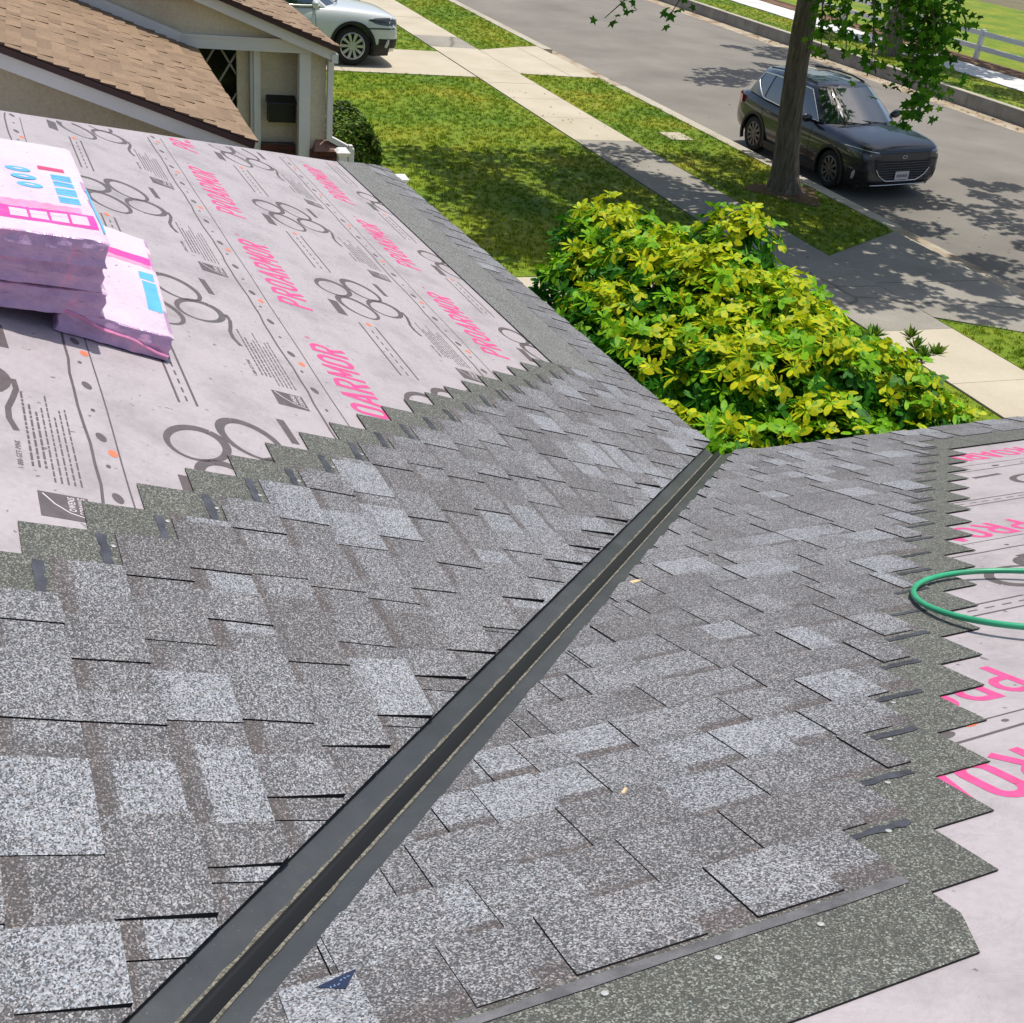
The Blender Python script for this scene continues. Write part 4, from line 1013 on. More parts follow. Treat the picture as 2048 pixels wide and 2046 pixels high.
for i, (p, u) in enumerate(chosen):
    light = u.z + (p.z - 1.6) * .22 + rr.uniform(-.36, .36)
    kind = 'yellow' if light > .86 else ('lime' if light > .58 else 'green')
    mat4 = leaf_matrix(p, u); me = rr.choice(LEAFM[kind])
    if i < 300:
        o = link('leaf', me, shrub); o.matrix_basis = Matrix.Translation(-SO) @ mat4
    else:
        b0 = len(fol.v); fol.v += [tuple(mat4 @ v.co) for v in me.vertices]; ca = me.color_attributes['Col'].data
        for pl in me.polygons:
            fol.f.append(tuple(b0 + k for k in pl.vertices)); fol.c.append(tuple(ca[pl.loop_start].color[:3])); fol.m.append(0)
# inner shade leaves
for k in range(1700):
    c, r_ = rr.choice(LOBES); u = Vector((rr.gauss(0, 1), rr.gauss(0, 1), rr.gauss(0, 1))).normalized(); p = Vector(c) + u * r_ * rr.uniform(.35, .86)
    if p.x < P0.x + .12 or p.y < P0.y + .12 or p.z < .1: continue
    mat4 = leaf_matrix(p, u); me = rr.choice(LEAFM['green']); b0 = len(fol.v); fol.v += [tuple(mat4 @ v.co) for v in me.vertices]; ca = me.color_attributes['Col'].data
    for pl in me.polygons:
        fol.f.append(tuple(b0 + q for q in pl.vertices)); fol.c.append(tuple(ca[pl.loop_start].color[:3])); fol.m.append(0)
tag(fol.build('foliage', M['leaf'], shrub, off=SO, smooth=True), kind='stuff')
mb = MB()
for c, r_ in LOBES[:24]:
    c = Vector(c); b_ = Vector((4.7 + rr.uniform(-.5, .5), 5.9 + rr.uniform(-.9, .9), 0)); mid = b_.lerp(c, .5) + Vector((rr.uniform(-.1, .1), rr.uniform(-.1, .1), .1)); mb.tube([b_, mid, c], [.028, .02, .010], 6)
    for q in range(4):
        u = Vector((rr.gauss(0, 1), rr.gauss(0, 1), 1)).normalized(); mb.tube([c - Vector((0, 0, .1)), c + u * r_ * .9], [.008, .004], 5)
mb.build('stems', M['stem'], shrub, off=SO)

def small_leaves(mb, center_fn, count, size, cols, seed, keep=None):
    r = random.Random(seed)
    for i in range(count):
        p, u = center_fn(r)
        if keep and not keep(p): continue
        n_ = (u + Vector((r.uniform(-.7, .7), r.uniform(-.7, .7), r.uniform(-.1, .8)))).normalized(); q = n_.to_track_quat('Z', 'Y').to_matrix(); a = r.uniform(0, 6.28); s_ = size * r.uniform(.7, 1.3)
        ax = q @ Vector((cos(a), sin(a), 0)); ay = q @ Vector((-sin(a), cos(a), 0)); c = r.choice(cols); k = r.uniform(.75, 1.2); c = tuple(x * k for x in c)
        mb.face([p - ax * s_, p - ay * s_ * .45 + n_ * s_ * .1, p + ax * s_, p + ay * s_ * .45 + n_ * s_ * .1], c)
hedge = thing('hedge', 'clipped dark green hedge beside the stucco corner and brick base', 'hedge', S(15.4, 4.05, 0))
mb = MB()
def hpt(r):
    while True:
        f = r.randrange(5); a, c, z = r.uniform(14.7, 16.2), r.uniform(3.14, 4.0), r.uniform(0, 1.16)
        if f == 0: a = 14.7
        elif f == 1: c = 4.0
        elif f in (2, 3): z = 1.16
        else: pass
        k = .12 * sin(a * 5 + c * 6) + .08 * sin(z * 9 + c * 11) + r.uniform(-.06, .05); p = S(a + k * .5, c + k * .5 - .1 * max(0, z - 1), z + k * .6 - .15 * max(0, (c - 3.8)) - .1 * max(0, 14.8 - a))
        u = Vector((0, -1, .3)) if f == 0 else Vector((1, 0, .3)) if f == 1 else Vector((0, 0, 1))
        return p, u
small_leaves(mb, hpt, 15000, .040, [(.035, .085, .010), (.05, .13, .012), (.09, .19, .014), (.17, .27, .02), (.025, .05, .010), (.22, .26, .05)], 5)
mb.build('foliage', M['leaf'], hedge, off=hedge.location)
mb = MB()
for i in range(10): c = 3.2 + .075 * i; mb.tube([S(15.2, c, 0), S(14.9 + .1 * (i % 4), c + .03, .6), S(14.8 + .2 * (i % 3), c, 1.2)], [.02, .014, .008], 5)
mb.build('stems', M['stem'], hedge, off=hedge.location)
ysh = thing('yellow_shrub', 'small bright yellow-green shrub behind the hedge against the stucco corner', 'shrub', S(17.2, 3.45, 0))
mb = MB()
def ypt(r): u = Vector((r.gauss(0, 1), r.gauss(0, 1), r.gauss(.3, .8))).normalized(); return S(17.2, 3.5, 1.0) + Vector((u.x * .38, u.y * .5, u.z * .75)) * r.uniform(.6, 1), u
small_leaves(mb, ypt, 900, .05, [(.30, .36, .03), (.18, .28, .02), (.08, .16, .015)], 9); mb.build('foliage', M['leaf'], ysh, off=ysh.location)
mb = MB(); mb.tube([S(17.2, 3.5, 0), S(17.2, 3.5, 1.0)], [.04, .02], 6); mb.build('stem', M['stem'], ysh, off=ysh.location)
gsh = thing('young_shrub', 'small dark green shrub with narrow upright leaves behind the umbrella shrub', 'shrub', (6.55, 6.25, 0))
mb = MB(); r9 = random.Random(4)
for st in range(34):
    b_ = Vector((6.45 + r9.uniform(-.34, .34), 6.27 + r9.uniform(-.25, .25), 1.2 + r9.uniform(-.45, .42)))
    for i in range(40):
        a = r9.uniform(0, 6.28); e_ = r9.uniform(.1, 1.2); d = Vector((cos(a) * cos(e_), sin(a) * cos(e_), sin(e_))); s_ = d.cross(Vector((0, 0, 1))).normalized(); L = r9.uniform(.07, .13); c = r9.choice([(.045, .12, .012), (.07, .165, .014), (.12, .22, .015), (.20, .26, .02)])
        mb.face([b_, b_ + d * L * .5 + s_ * L * .14, b_ + d * L, b_ + d * L * .5 - s_ * L * .14], c)
mb.build('foliage', M['leaf'], gsh, off=gsh.location)
mb = MB()
for i in range(8): mb.tube([(6.55, 6.25, 0), (6.55 + r9.uniform(-.3, .3), 6.25 + r9.uniform(-.25, .25), 1.3)], [.02, .008], 5)
mb.build('stems', M['stem'], gsh, off=gsh.location)

# street tree
def star_leaf(mb, p, n_, a, s_, c):
    q = n_.to_track_quat('Z', 'Y').to_matrix(); pts = []
    for i in range(10):
        t_ = a + 2 * pi * i / 10; r_ = s_ * (1.0 if i % 2 == 0 else .5) * (1.15 if i == 0 else .9 if i in (4, 6) else 1); pts.append(p + q @ Vector((cos(t_) * r_, sin(t_) * r_, .12 * s_ * (i % 2))))
    i0 = len(mb.v); mb.v += [tuple(x) for x in pts] + [tuple(p)]
    for i in range(0, 10, 2):
        mb.f.append((i0 + 10, i0 + (i - 1) % 10, i0 + i, i0 + i + 1)); mb.c.append(c); mb.m.append(0)
TREEC = [(.055, .19, .008), (.075, .24, .010), (.11, .30, .012), (.18, .37, .016), (.04, .13, .008)]
tree = thing('street_tree', 'mature street tree with thick furrowed trunk in the parkway beside the parked car', 'tree', S(16.46, 11.58, 0))
TO = tree.location.copy()
mb = MB(); rt = random.Random(6)
tp = [S(16.46, 11.56, -.05), S(16.46, 11.55, .08), S(16.46, 11.515, .3), S(16.47, 11.455, .7), S(16.48, 11.375, 1.3), S(16.50, 11.31, 2.0), S(16.52, 11.28, 2.8), S(16.55, 11.28, 3.6), S(16.56, 11.28, 4.3)]
tr_ = [.36, .285, .228, .200, .186, .177, .171, .170, .19]; tq, tw = [], []
for i in range(len(tp) - 1):
    for q in range(8): tq.append(tp[i].lerp(tp[i + 1], q / 8)); tw.append(tr_[i] + (tr_[i + 1] - tr_[i]) * q / 8)
tq.append(tp[-1]); tw.append(tr_[-1])
phz = [rt.uniform(0, 6.28) for _ in range(64)]
mb.tube(tq, tw, 64, wob=lambda k, j: 1 + .030 * sin(j * 1.9 + .35 * sin(k * .5 + phz[j % 7])) + .022 * sin(j * .83 + k * .21 + phz[j % 11] * .3) + .018 * sin(k * .9 + phz[j]) + (.11 * sin(j * 5 * 2 * pi / 64 + .8) if k < 12 else 0) * max(0, 1 - k / 12))
trunk = mb.build('trunk', M['bark'], tree, off=TO, smooth=True)
limb = MB(); tops = []
for i in range(8):
    a = 2 * pi * i / 8 + rt.uniform(-.3, .3); e_ = tp[-1] + Vector((cos(a) * rt.uniform(1.5, 3), sin(a) * rt.uniform(1.5, 3), rt.uniform(1.5, 3.2))); m_ = tp[-1].lerp(e_, .5) + Vector((0, 0, .3))
    limb.tube([tp[-1] - Vector((0, 0, .2)), m_, e_], [.13, .085, .04], 8); tops.append(e_)
# low hanging branches
HANG = [[(11.2, 14.6, 4.4), (11.7, 13.2, 3.9), (11.98, 12.67, 3.18), (12.03, 12.56, 2.69), (12.01, 12.52, 2.31), (11.8, 12.39, 2.11), (11.60, 12.42, 1.90)], [(11.6, 13.4, 4.0), (12.1, 12.75, 3.3), (12.16, 12.62, 2.78)],
        [(11.3, 14.0, 4.0), (10.9, 13.2, 3.4), (10.82, 13.02, 3.0), (10.86, 12.94, 2.70)], [(11.2, 13.8, 3.9), (11.1, 12.9, 3.3), (11.10, 12.76, 2.9), (11.13, 12.68, 2.55)], [(11.2, 15, 3.9), (10.95, 13.8, 3.3), (10.95, 13.66, 2.82), (10.98, 13.6, 2.60)],
        [(11.9, 13.2, 3.9), (11.95, 12.8, 3.2), (11.78, 12.68, 2.75), (11.80, 12.55, 2.36)], [(12.0, 13.0, 3.8), (12.12, 12.75, 3.1), (12.10, 12.60, 2.50)], [(9.5, 15, 4.2), (8.3, 14.0, 3.3), (7.68, 13.92, 2.80)], [(9.9, 14.8, 4.2), (8.8, 13.8, 3.3), (8.38, 13.52, 2.90)],
        [(11.7, 13.6, 4.0), (11.55, 12.95, 3.25), (11.52, 12.80, 2.85)], [(12.2, 13.1, 3.9), (12.55, 12.7, 3.2), (12.5, 12.55, 3.0)]]
crown = MB()
for bi, h_ in enumerate(HANG):
    pts = [Vector(p) for p in h_]; limb.tube(pts, [.022 * (1 - .75 * i / (len(pts) - 1)) for i in range(len(pts))], 6)
    for i in range(1, len(pts) - 1 + 1):
        p, q = pts[i - 1], pts[i]
        spread = .20 if bi in (0, 5) and i <= 4 else .15 if bi in (1, 6) else .11
        dens = (62 if bi in (0, 5) else 42 if bi in (1, 6) else 36) if bi not in (7, 8, 10) else 9
        if bi == 0 and i >= 5: spread = .08; dens = 40
        for k in range(int(dens * max(.6, (q - p).length * 2))):
            c = p.lerp(q, rt.random()) + Vector((rt.gauss(0, spread), rt.gauss(0, spread), rt.gauss(-.03, spread)))
            n_ = Vector((rt.uniform(-1, .4), rt.uniform(-1.2, .3), rt.uniform(.1, 1.3))).normalized(); star_leaf(crown, c, n_, rt.uniform(0, 6.28), rt.uniform(.055, .09), rt.choice(TREEC))
# the crown above the picture: clumps that cast the dappled shade
CL = []
def clump_area(a0, a1, c0, c1, n_, zr=(4.6, 7.2), r=(.35, .8)):
    for i in range(n_):
        z = rt.uniform(*zr); a, c = rt.uniform(a0, a1), rt.uniform(c0, c1); g = S(a, c) + Vector((SUN.x, SUN.y, 0)) / SUN.z * z; CL.append((Vector((g.x, g.y, z)), rt.uniform(*r)))
clump_area(11.4, 18.9, 8.2, 13.2, 74); clump_area(13.0, 18.3, 5.6, 9.0, 46, r=(.4, .9)); clump_area(12.8, 14.5, 5.2, 7.5, 10, r=(.4, .8)); clump_area(14.8, 19.0, 12.6, 15.2, 16); clump_area(14.0, 17.5, 15.8, 17.2, 5, r=(.25, .45))
clump_area(12.6, 15.3, 12.8, 15.8, 7, r=(.3, .55)); clump_area(16.8, 18.0, 16.3, 17.2, 3, r=(.25, .4)); clump_area(10.9, 14.2, 10.0, 12.9, 13, r=(.3, .55)); clump_area(9.6, 12.0, 13.0, 15.5, 6, r=(.3, .6)); clump_area(17.5, 20.5, 13.5, 15.2, 6, r=(.3, .6))
for c, r_ in CL:
    for k in range(int(165 * r_)):
        u = Vector((rt.gauss(0, 1), rt.gauss(0, 1), rt.gauss(0, .7))).normalized() * (r_ * rt.random() ** .45)
        p = c + u
        if p.z < 3.6: continue
        star_leaf(crown, p, Vector((rt.uniform(-.8, .8), rt.uniform(-.8, .8), 1)).normalized(), rt.uniform(0, 6.28), rt.uniform(.07, .12), rt.choice(TREEC))
for c, r_ in CL[::2]:
    if (Vector((c.x, c.y, 0)) - Vector((tp[-1].x, tp[-1].y, 0))).length > 4.0: continue
    limb.tube([tp[-1].lerp(c, .25) + Vector((0, 0, .4)), tp[-1].lerp(c, .45) + Vector((rt.uniform(-.3, .3), rt.uniform(-.3, .3), .55)), tp[-1].lerp(c, .75) + Vector((rt.uniform(-.3, .3), rt.uniform(-.3, .3), .3)), c], [.05, .035, .022, .008], 5)
limb.build('branches', M['bark'], tree, off=TO, smooth=True)
crown.build('crown', M['leaf'], tree, off=TO)
mb = MB()
for i in range(26):
    a0 = 2 * pi * i / 26; a1 = 2 * pi * (i + 1) / 26; c = S(16.4, 11.62, 0); f = lambda a, r_: c + Vector((cos(a) * r_, sin(a) * r_, 0))
    k0, k1 = .62 + .12 * sin(a0 * 3) + .08 * sin(a0 * 7), .62 + .12 * sin(a1 * 3) + .08 * sin(a1 * 7)
    mb.face([f(a0, .1) + Vector((0, 0, .045)), f(a0, k0) + Vector((0, 0, .002)), f(a1, k1) + Vector((0, 0, .002)), f(a1, .1) + Vector((0, 0, .045))])
struct('bare_soil', mb, M['soil'])
# far tree across the street: trunk in view, crown above the frame
ft = thing('far_tree', 'tree on the far parkway across the street, seen through hanging leaves', 'tree', S(30.76, 24.3, .2))
mb = MB(); f0 = S(30.76, 24.3, .15); mb.tube([f0, f0 + Vector((0, 0, .4)), f0 + Vector((.05, 0, 2)), f0 + Vector((-.1, .1, 4.2))], [.42, .32, .27, .25], 14); mb.build('trunk', M['bark'], ft, off=ft.location, smooth=True)
mb = MB()
for (a0, a1, c0, c1, n_) in ((27.5, 34.5, 22.9, 27.2, 40), (26.2, 28.2, 15.4, 18.2, 7), (23.5, 27, 22.9, 24.6, 7), (28, 33, 19, 22, 8)):
    for i in range(n_):
        z = rt.uniform(5, 8); a, c = rt.uniform(a0, a1), rt.uniform(c0, c1); g = S(a, c) + Vector((SUN.x, SUN.y, 0)) / SUN.z * z; cc = Vector((g.x, g.y, z)); r_ = rt.uniform(.4, .9)
        for k in range(int(80 * r_)):
            u = Vector((rt.gauss(0, 1), rt.gauss(0, 1), rt.gauss(0, .7))).normalized() * (r_ * rt.random() ** .45)
            star_leaf(mb, cc + u, Vector((rt.uniform(-.8, .8), rt.uniform(-.8, .8), 1)).normalized(), rt.uniform(0, 6.28), rt.uniform(.12, .19), rt.choice(TREEC))
mb.build('crown', M['leaf'], ft, off=ft.location)

# white rail fence across the street
fc = thing('rail_fence', 'white two rail fence along the far side of the street', 'fence', S(30.8, 27.75, .2))
for i in range(-3, 5):
    a = 30.84 + 2.45 * i; mb = MB(); mb.sbox(a - .065, a + .065, 27.66, 27.79, .18, 1.10); mb.build('post', M['white_vinyl'], fc, off=fc.location)
    for z in (.56, .98):
        mb = MB(); mb.sbox(a + .066, a + 2.384, 27.70, 27.75, z - .07, z + .07); mb.build('rail', M['white_vinyl'], fc, off=fc.location)

# ------------------------------------------------------------------ cars
def boolean_cut(me, cutters):
    o = bpy.data.objects.new('tmp', me); COL.objects.link(o); tmp = [o]
    for c in cutters:
        co = bpy.data.objects.new('tmpc', c); COL.objects.link(co); tmp.append(co); md = o.modifiers.new('b', 'BOOLEAN'); md.operation = 'DIFFERENCE'; md.object = co; md.solver = 'EXACT'
    dg = bpy.context.evaluated_depsgraph_get(); out = bpy.data.meshes.new_from_object(o.evaluated_get(dg), depsgraph=dg)
    for t_ in tmp: bpy.data.objects.remove(t_)
    return out
def subsurf(me, lv):
    o = bpy.data.objects.new('tmp', me); COL.objects.link(o); md = o.modifiers.new('s', 'SUBSURF'); md.levels = lv; md.render_levels = lv
    dg = bpy.context.evaluated_depsgraph_get(); out = bpy.data.meshes.new_from_object(o.evaluated_get(dg), depsgraph=dg); bpy.data.objects.remove(o); return out
def lathe(mb, prof, n=28, axis='y', m=0, x0=0, y0=0, z0=0):
    rows = []
    for r_, y_ in prof: rows.append([(x0 + r_ * cos(2 * pi * i / n), y0 + y_, z0 + r_ * sin(2 * pi * i / n)) for i in range(n)])
    mb.grid(rows, m=m, closed=True)
def wheel(car, x_, side, R, yo, spokes, rimmat, name='wheel'):
    """side -1: right of the car; yo: outer face"""
    root = link(name, None, car); root.location = (x_, side * yo, R)
    # tyre mesh carries the wheel part; rim is its sub-part
    bpy.data.objects.remove(root)
    mb = MB(); rr_ = R * .68; wdt = .23
    f = lambda y_: -side * y_
    lathe(mb, [(rr_, f(.02)), (rr_ + .03, f(.0)), (R - .03, f(.005)), (R, f(.04)), (R, f(wdt - .04)), (R - .03, f(wdt)), (rr_, f(wdt))], 32)
    w_ = mb.build(name, M['tyre'], car, smooth=True); w_.location = (x_, side * yo, R)
    mb = MB(); lathe(mb, [(rr_ + .004, f(.012)), (rr_ - .012, f(.006)), (rr_ - .03, f(.03)), (rr_ - .035, f(.17))], 32)
    for k in range(spokes):
        for dd in ((-.10, .10) if spokes <= 6 else (0,)):
            a = 2 * pi * k / spokes + dd; ca, sa = cos(a), sin(a); hw0, hw1 = (.020, .022) if spokes > 6 else (.014, .012)
            p = lambda r_, t_, y_: (r_ * ca - t_ * sa, f(y_), r_ * sa + t_ * ca)
            q = [p(.05, -hw0, .05), p(.05, hw0, .05), p(rr_ - .02, hw1 * 1.4, .045), p(rr_ - .02, -hw1 * 1.4, .045), p(.05, -hw0, .018), p(.05, hw0, .018), p(rr_ - .02, hw1 * 1.4, .012), p(rr_ - .02, -hw1 * 1.4, .012)]
            mb.hexa(q)
    lathe(mb, [(.001, f(.010)), (.055, f(.012)), (.065, f(.03)), (.07, f(.06))], 16)
    mb.build('rim', rimmat, w_, smooth=False)
    mb = MB(); lathe(mb, [(.001, f(.10)), (rr_ - .02, f(.10))], 24); mb.build('brake_disc', M['plastic'], w_)
def section(w_, zb, zs, zt, crown, tuck=.05):
    return [(0, zb), (.70 * w_, zb), (.93 * w_, zb + .05), (.985 * w_, zb + .20), (1.0 * w_, .60), (.995 * w_, .78), (.965 * w_, zs), (.90 * w_, zt - .015), (.80 * w_, zt + crown * .35), (.45 * w_, zt + crown * .85), (0, zt + crown)]
def make_car(o, paintm, rimm, spokes, detail=True, R=.355):
    ST_ = [(2.32, .70, .36, .60, .84, .012), (2.31, .76, .30, .66, .885, .015), (2.25, .86, .24, .78, .945, .02), (2.08, .92, .22, .87, .995, .03), (1.72, .94, .21, .92, 1.03, .04), (1.355, .945, .20, .945, 1.055, .045), (.95, .945, .20, .955, 1.07, .04),
           (.5, .94, .20, .955, 1.06, .03), (0, .94, .20, .96, 1.065, .02), (-.6, .94, .20, .97, 1.075, .02), (-1.1, .945, .21, .985, 1.09, .02), (-1.355, .945, .22, .995, 1.10, .02), (-1.80, .93, .25, 1.01, 1.12, .02), (-2.10, .885, .29, 1.0, 1.10, .02), (-2.24, .83, .33, .95, 1.05, .01), (-2.30, .74, .40, .86, .98, .0)]
    mb = MB(); rows = []
    for x_, w_, zb, zs, zt, cr in ST_:
        sec = section(w_, zb, zs, zt, cr); full = [(x_, -y_, z_) for y_, z_ in sec] + [(x_, y_, z_) for y_, z_ in reversed(sec[1:-1])]
        rows.append(full)
    # close the loops into one ring per station and cap both ends
    i0 = 0; n = len(rows[0])
    for r_ in rows: mb.v += r_
    for a in range(len(rows) - 1):
        for b_ in range(n):
            b2 = (b_ + 1) % n; mb.f.append((a * n + b_, a * n + b2, (a + 1) * n + b2, (a + 1) * n + b_)); mb.c.append((1, 1, 1)); mb.m.append(0)
    mb.f.append(tuple(range(n - 1, -1, -1))); mb.f.append(tuple((len(rows) - 1) * n + k for k in range(n))); mb.c += [(1, 1, 1)] * 2; mb.m += [0, 0]
    me = mb.build('body', paintm, mesh_only=True)
    import bmesh
    bm = bmesh.new(); bm.from_mesh(me); bmesh.ops.recalc_face_normals(bm, faces=bm.faces); bm.to_mesh(me); bm.free()
    me = subsurf(me, 2)
    cut = []
    for xx in (1.355, -1.355):
        for sd_ in (-1, 1):
            c = MB(); n_ = 28; rc = R + .055
            r0 = [(xx + rc * cos(2 * pi * i / n_), sd_ * .60, R + rc * sin(2 * pi * i / n_)) for i in range(n_)]; r1 = [(p[0], sd_ * 1.2, p[2]) for p in r0]
            c.grid([r0, r1], closed=True); c.face(r0[::-1]); c.face(r1); cm = c.build('c', M['plastic'], mesh_only=True)
            bm = bmesh.new(); bm.from_mesh(cm); bmesh.ops.remove_doubles(bm, verts=bm.verts, dist=1e-5); bmesh.ops.recalc_face_normals(bm, faces=bm.faces); bm.to_mesh(cm); bm.free(); cut.append(cm)
    me = boolean_cut(me, cut); me.name = 'body'
    body = link('body', me, o); smooth_by_angle(body, 32)
    from mathutils.bvhtree import BVHTree
    bvh = BVHTree.FromPolygons([v.co.copy() for v in me.vertices], [tuple(p.vertices) for p in me.polygons])
    def fx(y_, z_, off):
        h = bvh.ray_cast(Vector((4, y_, z_)), Vector((-1, 0, 0)))[0]; return ((h.x if h else 2.2) + off, y_, z_)
    def sy(x_, z_, sd_, off):
        h = bvh.ray_cast(Vector((x_, sd_ * 2, z_)), Vector((0, -sd_, 0)))[0]; return (x_, (h.y if h else sd_ * .93) + sd_ * off, z_)
    def corner(ph, z_, sd_, off):
        d = Vector((cos(ph), sd_ * sin(ph), 0)); C_ = Vector((1.45, sd_ * .25, z_)); h = bvh.ray_cast(C_ + d * 3, -d)[0]; h = h or (C_ + d * .8); return tuple(h + d * off)
    for xx in (1.355, -1.355):
        for sd_ in (-1, 1): wheel(o, xx, sd_, R, .925, spokes, rimm)
    # wheel arch lips and sills in black plastic
    mb = MB()
    for xx in (1.355, -1.355):
        for sd_ in (-1, 1):
            rows = []
            for i in range(23):
                a = radians(-22 + 224 * i / 22); rows.append([(xx + r_ * cos(a), sd_ * y_, R + r_ * sin(a)) for r_, y_ in ((R + .040, .90), (R + .045, .957), (R + .10, .955), (R + .105, .915))])
            mb.grid(rows if sd_ > 0 else [r_[::-1] for r_ in rows])
    for sd_ in (-1, 1): mb.hexa([(-.9, sd_ * .86, .20), (.9, sd_ * .86, .20), (.9, sd_ * .945, .20), (-.9, sd_ * .945, .20), (-.9, sd_ * .90, .36), (.9, sd_ * .90, .36), (.9, sd_ * .952, .34), (-.9, sd_ * .952, .34)])
    mb.hexa([(1.72, -.90, .20), (2.12, -.80, .21), (2.12, .80, .21), (1.72, .90, .20), (1.74, -.945, .42), (2.14, -.885, .42), (2.14, .885, .42), (1.74, .945, .42)])
    mb.build('cladding', M['plastic'], o)
    # greenhouse
    belt = [(1.14, 0, 1.095), (1.08, .48, 1.085), (.80, .835, 1.06), (.30, .880, 1.045), (-.55, .885, 1.06), (-1.25, .875, 1.085), (-1.86, .82, 1.12), (-2.15, .52, 1.11), (-2.19, 0, 1.11)]
    roof = [(.30, 0, 1.625), (.26, .42, 1.618), (.08, .635, 1.585), (-.20, .665, 1.60), (-.60, .672, 1.605), (-1.20, .655, 1.595), (-1.70, .605, 1.545), (-1.92, .40, 1.565), (-1.97, 0, 1.57)]
    lerp3 = lambda p, q, t_: tuple(a + (b_ - a) * t_ for a, b_ in zip(p, q))
    def ringpts(t_, bow=.018):
        out = []
        for p, q in zip(belt, roof):
            r_ = lerp3(p, q, t_); k = 4 * t_ * (1 - t_) * bow; L = math.hypot(r_[0], r_[1]) or 1
            out.append((r_[0] + k * (1 if r_[0] > .1 and r_[1] < .5 else 0), r_[1] + k * (1 if r_[1] > .3 else 0), r_[2]))
        return out
    def panel(i0_, i1_, t0, t1, off, name, mt, parent, both=True):
        mb = MB()
        for sd_ in ((-1, 1) if both else (1,)):
            rows = []
            for k in range(7):
                rp = ringpts(t0 + (t1 - t0) * k / 6); row = []
                for j in range(i0_, i1_ + 1):
                    p = rp[j]; row.append((p[0] + (off if j <= 1 else -off if j >= 7 else 0), sd_ * (p[1] + (off if 2 <= j <= 6 else 0)), p[2] + off * .4))
                rows.append(row)
            mb.grid(rows if sd_ < 0 else [r_[::-1] for r_ in rows])
        return mb.build(name, mt, parent, smooth=True)
    full = MB(); rws = []
    for k in range(7):
        rp = ringpts(k / 6); rws.append([(p[0], -p[1], p[2]) for p in rp] + [(p[0], p[1], p[2]) for p in reversed(rp[1:-1])])
    rf = ringpts(1.0)
    for sc_, dz in ((.96, .022), (.75, .045), (.35, .058)):
        cxx = -.80; rws.append([(cxx + (p[0] - cxx) * sc_, p[1] * sc_, p[2] + dz) for p in rws[6]])
    full.grid(rws, closed=True); full.face(rws[-1]); cab = full.build('cabin', paintm, o); bm = bmesh.new(); bm.from_mesh(cab.data); bmesh.ops.recalc_face_normals(bm, faces=bm.faces); bm.to_mesh(cab.data); bm.free(); smooth_by_angle(cab, 40)
    def ipanel(ja, jb, t0, t1, off, name, mt, par=None, n1=10, taper=0):
        """panel between fractional ring positions"""
        mb = MB(); rows = []
        for k in range(7):
            row = []
            for q in range(n1 + 1):
                tb = t0 if not taper else t0 + taper * (q / n1) ** 1.3; rp = ringpts(tb + (t1 - tb) * k / 6)
                j = ja + (jb - ja) * q / n1; sgn = 1
                if j < 0: j = -j; sgn = -1
                if j > 8: j = 16 - j; sgn = -sgn
                j0 = min(int(j), 7); fr_ = j - j0; p = lerp3(rp[j0], rp[j0 + 1], fr_)
                nx = 1.0 if j < 2 else (-1.0 if j > 6.4 else 0.0); ny = 1.0 if 2 <= j <= 6.4 else .2
                row.append((p[0] + off * nx, sgn * (p[1] + off * ny), p[2] + off * .5))
            rows.append(row)
        mb.grid(rows); return mb.build(name, mt, par or o, smooth=True)
    ipanel(-1.82, 1.82, .03, .95, .007, 'windshield', M['car_glass'], n1=16)
    ipanel(6.75, 9.25, .10, .90, .007, 'rear_window', M['car_glass'], n1=10)
    for sd_ in (1, -1):
        f = (lambda a_, b_: (a_, b_)) if sd_ > 0 else (lambda a_, b_: (-a_, -b_))
        for (ja, jb, tp_) in ((2.22, 3.62, 0), (3.72, 4.90, 0), (4.98, 5.78, .50)):
            ipanel(*f(ja, jb), .07, .88, .006, 'side_window', M['car_glass'], taper=tp_)
        # bright trim round the side glass
        mb = MB(); lo, hi = ringpts(.045), ringpts(.915); 
        P_ = lambda rg, j: lerp3(rg[int(j)], rg[int(j) + 1], j - int(j))
        js = [2.16 + (5.84 - 2.16) * q / 24 for q in range(25)]; tj = lambda j: .045 + (.52 * ((j - 4.95) / .89) ** 1.3 if j > 4.95 else 0)
        lower = [(p[0], sd_ * (p[1] + .012), p[2]) for p in (P_(ringpts(tj(j)), j) for j in js)]; upper = [(p[0], sd_ * (p[1] + .012), p[2]) for p in (P_(hi, j) for j in js)]
        mb.tube(lower, .015, 6); mb.tube(upper, .015, 6); mb.tube([lower[-1], lerp3(lower[-1], upper[-1], .5), upper[-1]], .011, 6); mb.tube([lower[0], upper[0]], .010, 6); mb.build('window_trim', M['chrome'], o, smooth=True)
        mb = MB(); mb.tube([(.02, sd_ * .55, 1.64), (-.4, sd_ * .565, 1.675), (-1.1, sd_ * .56, 1.67), (-1.62, sd_ * .53, 1.62)], .016, 6); mb.build('roof_rail', M['plastic'], o, smooth=True)
        # mirror
        mb = MB(); rows = []
        for i in range(7):
            u = i / 6; s_ = sin(pi * (.12 + .76 * u)); rows.append([(.56 + .10 * s_ * cos(2 * pi * j / 10) * .7, sd_ * (.93 + .24 * u), 1.12 + .085 * s_ * sin(2 * pi * j / 10) + .02 * u) for j in range(10)])
        mb.grid(rows, closed=True); mb.face(rows[0]); mb.face(rows[-1]); mr = mb.build('wing_mirror', paintm, o, smooth=True)
        mb = MB(); mb.tube([(.58, sd_ * .86, 1.05), (.57, sd_ * .97, 1.09)], .03, 6); mb.build('mirror_arm', M['plastic'], mr)
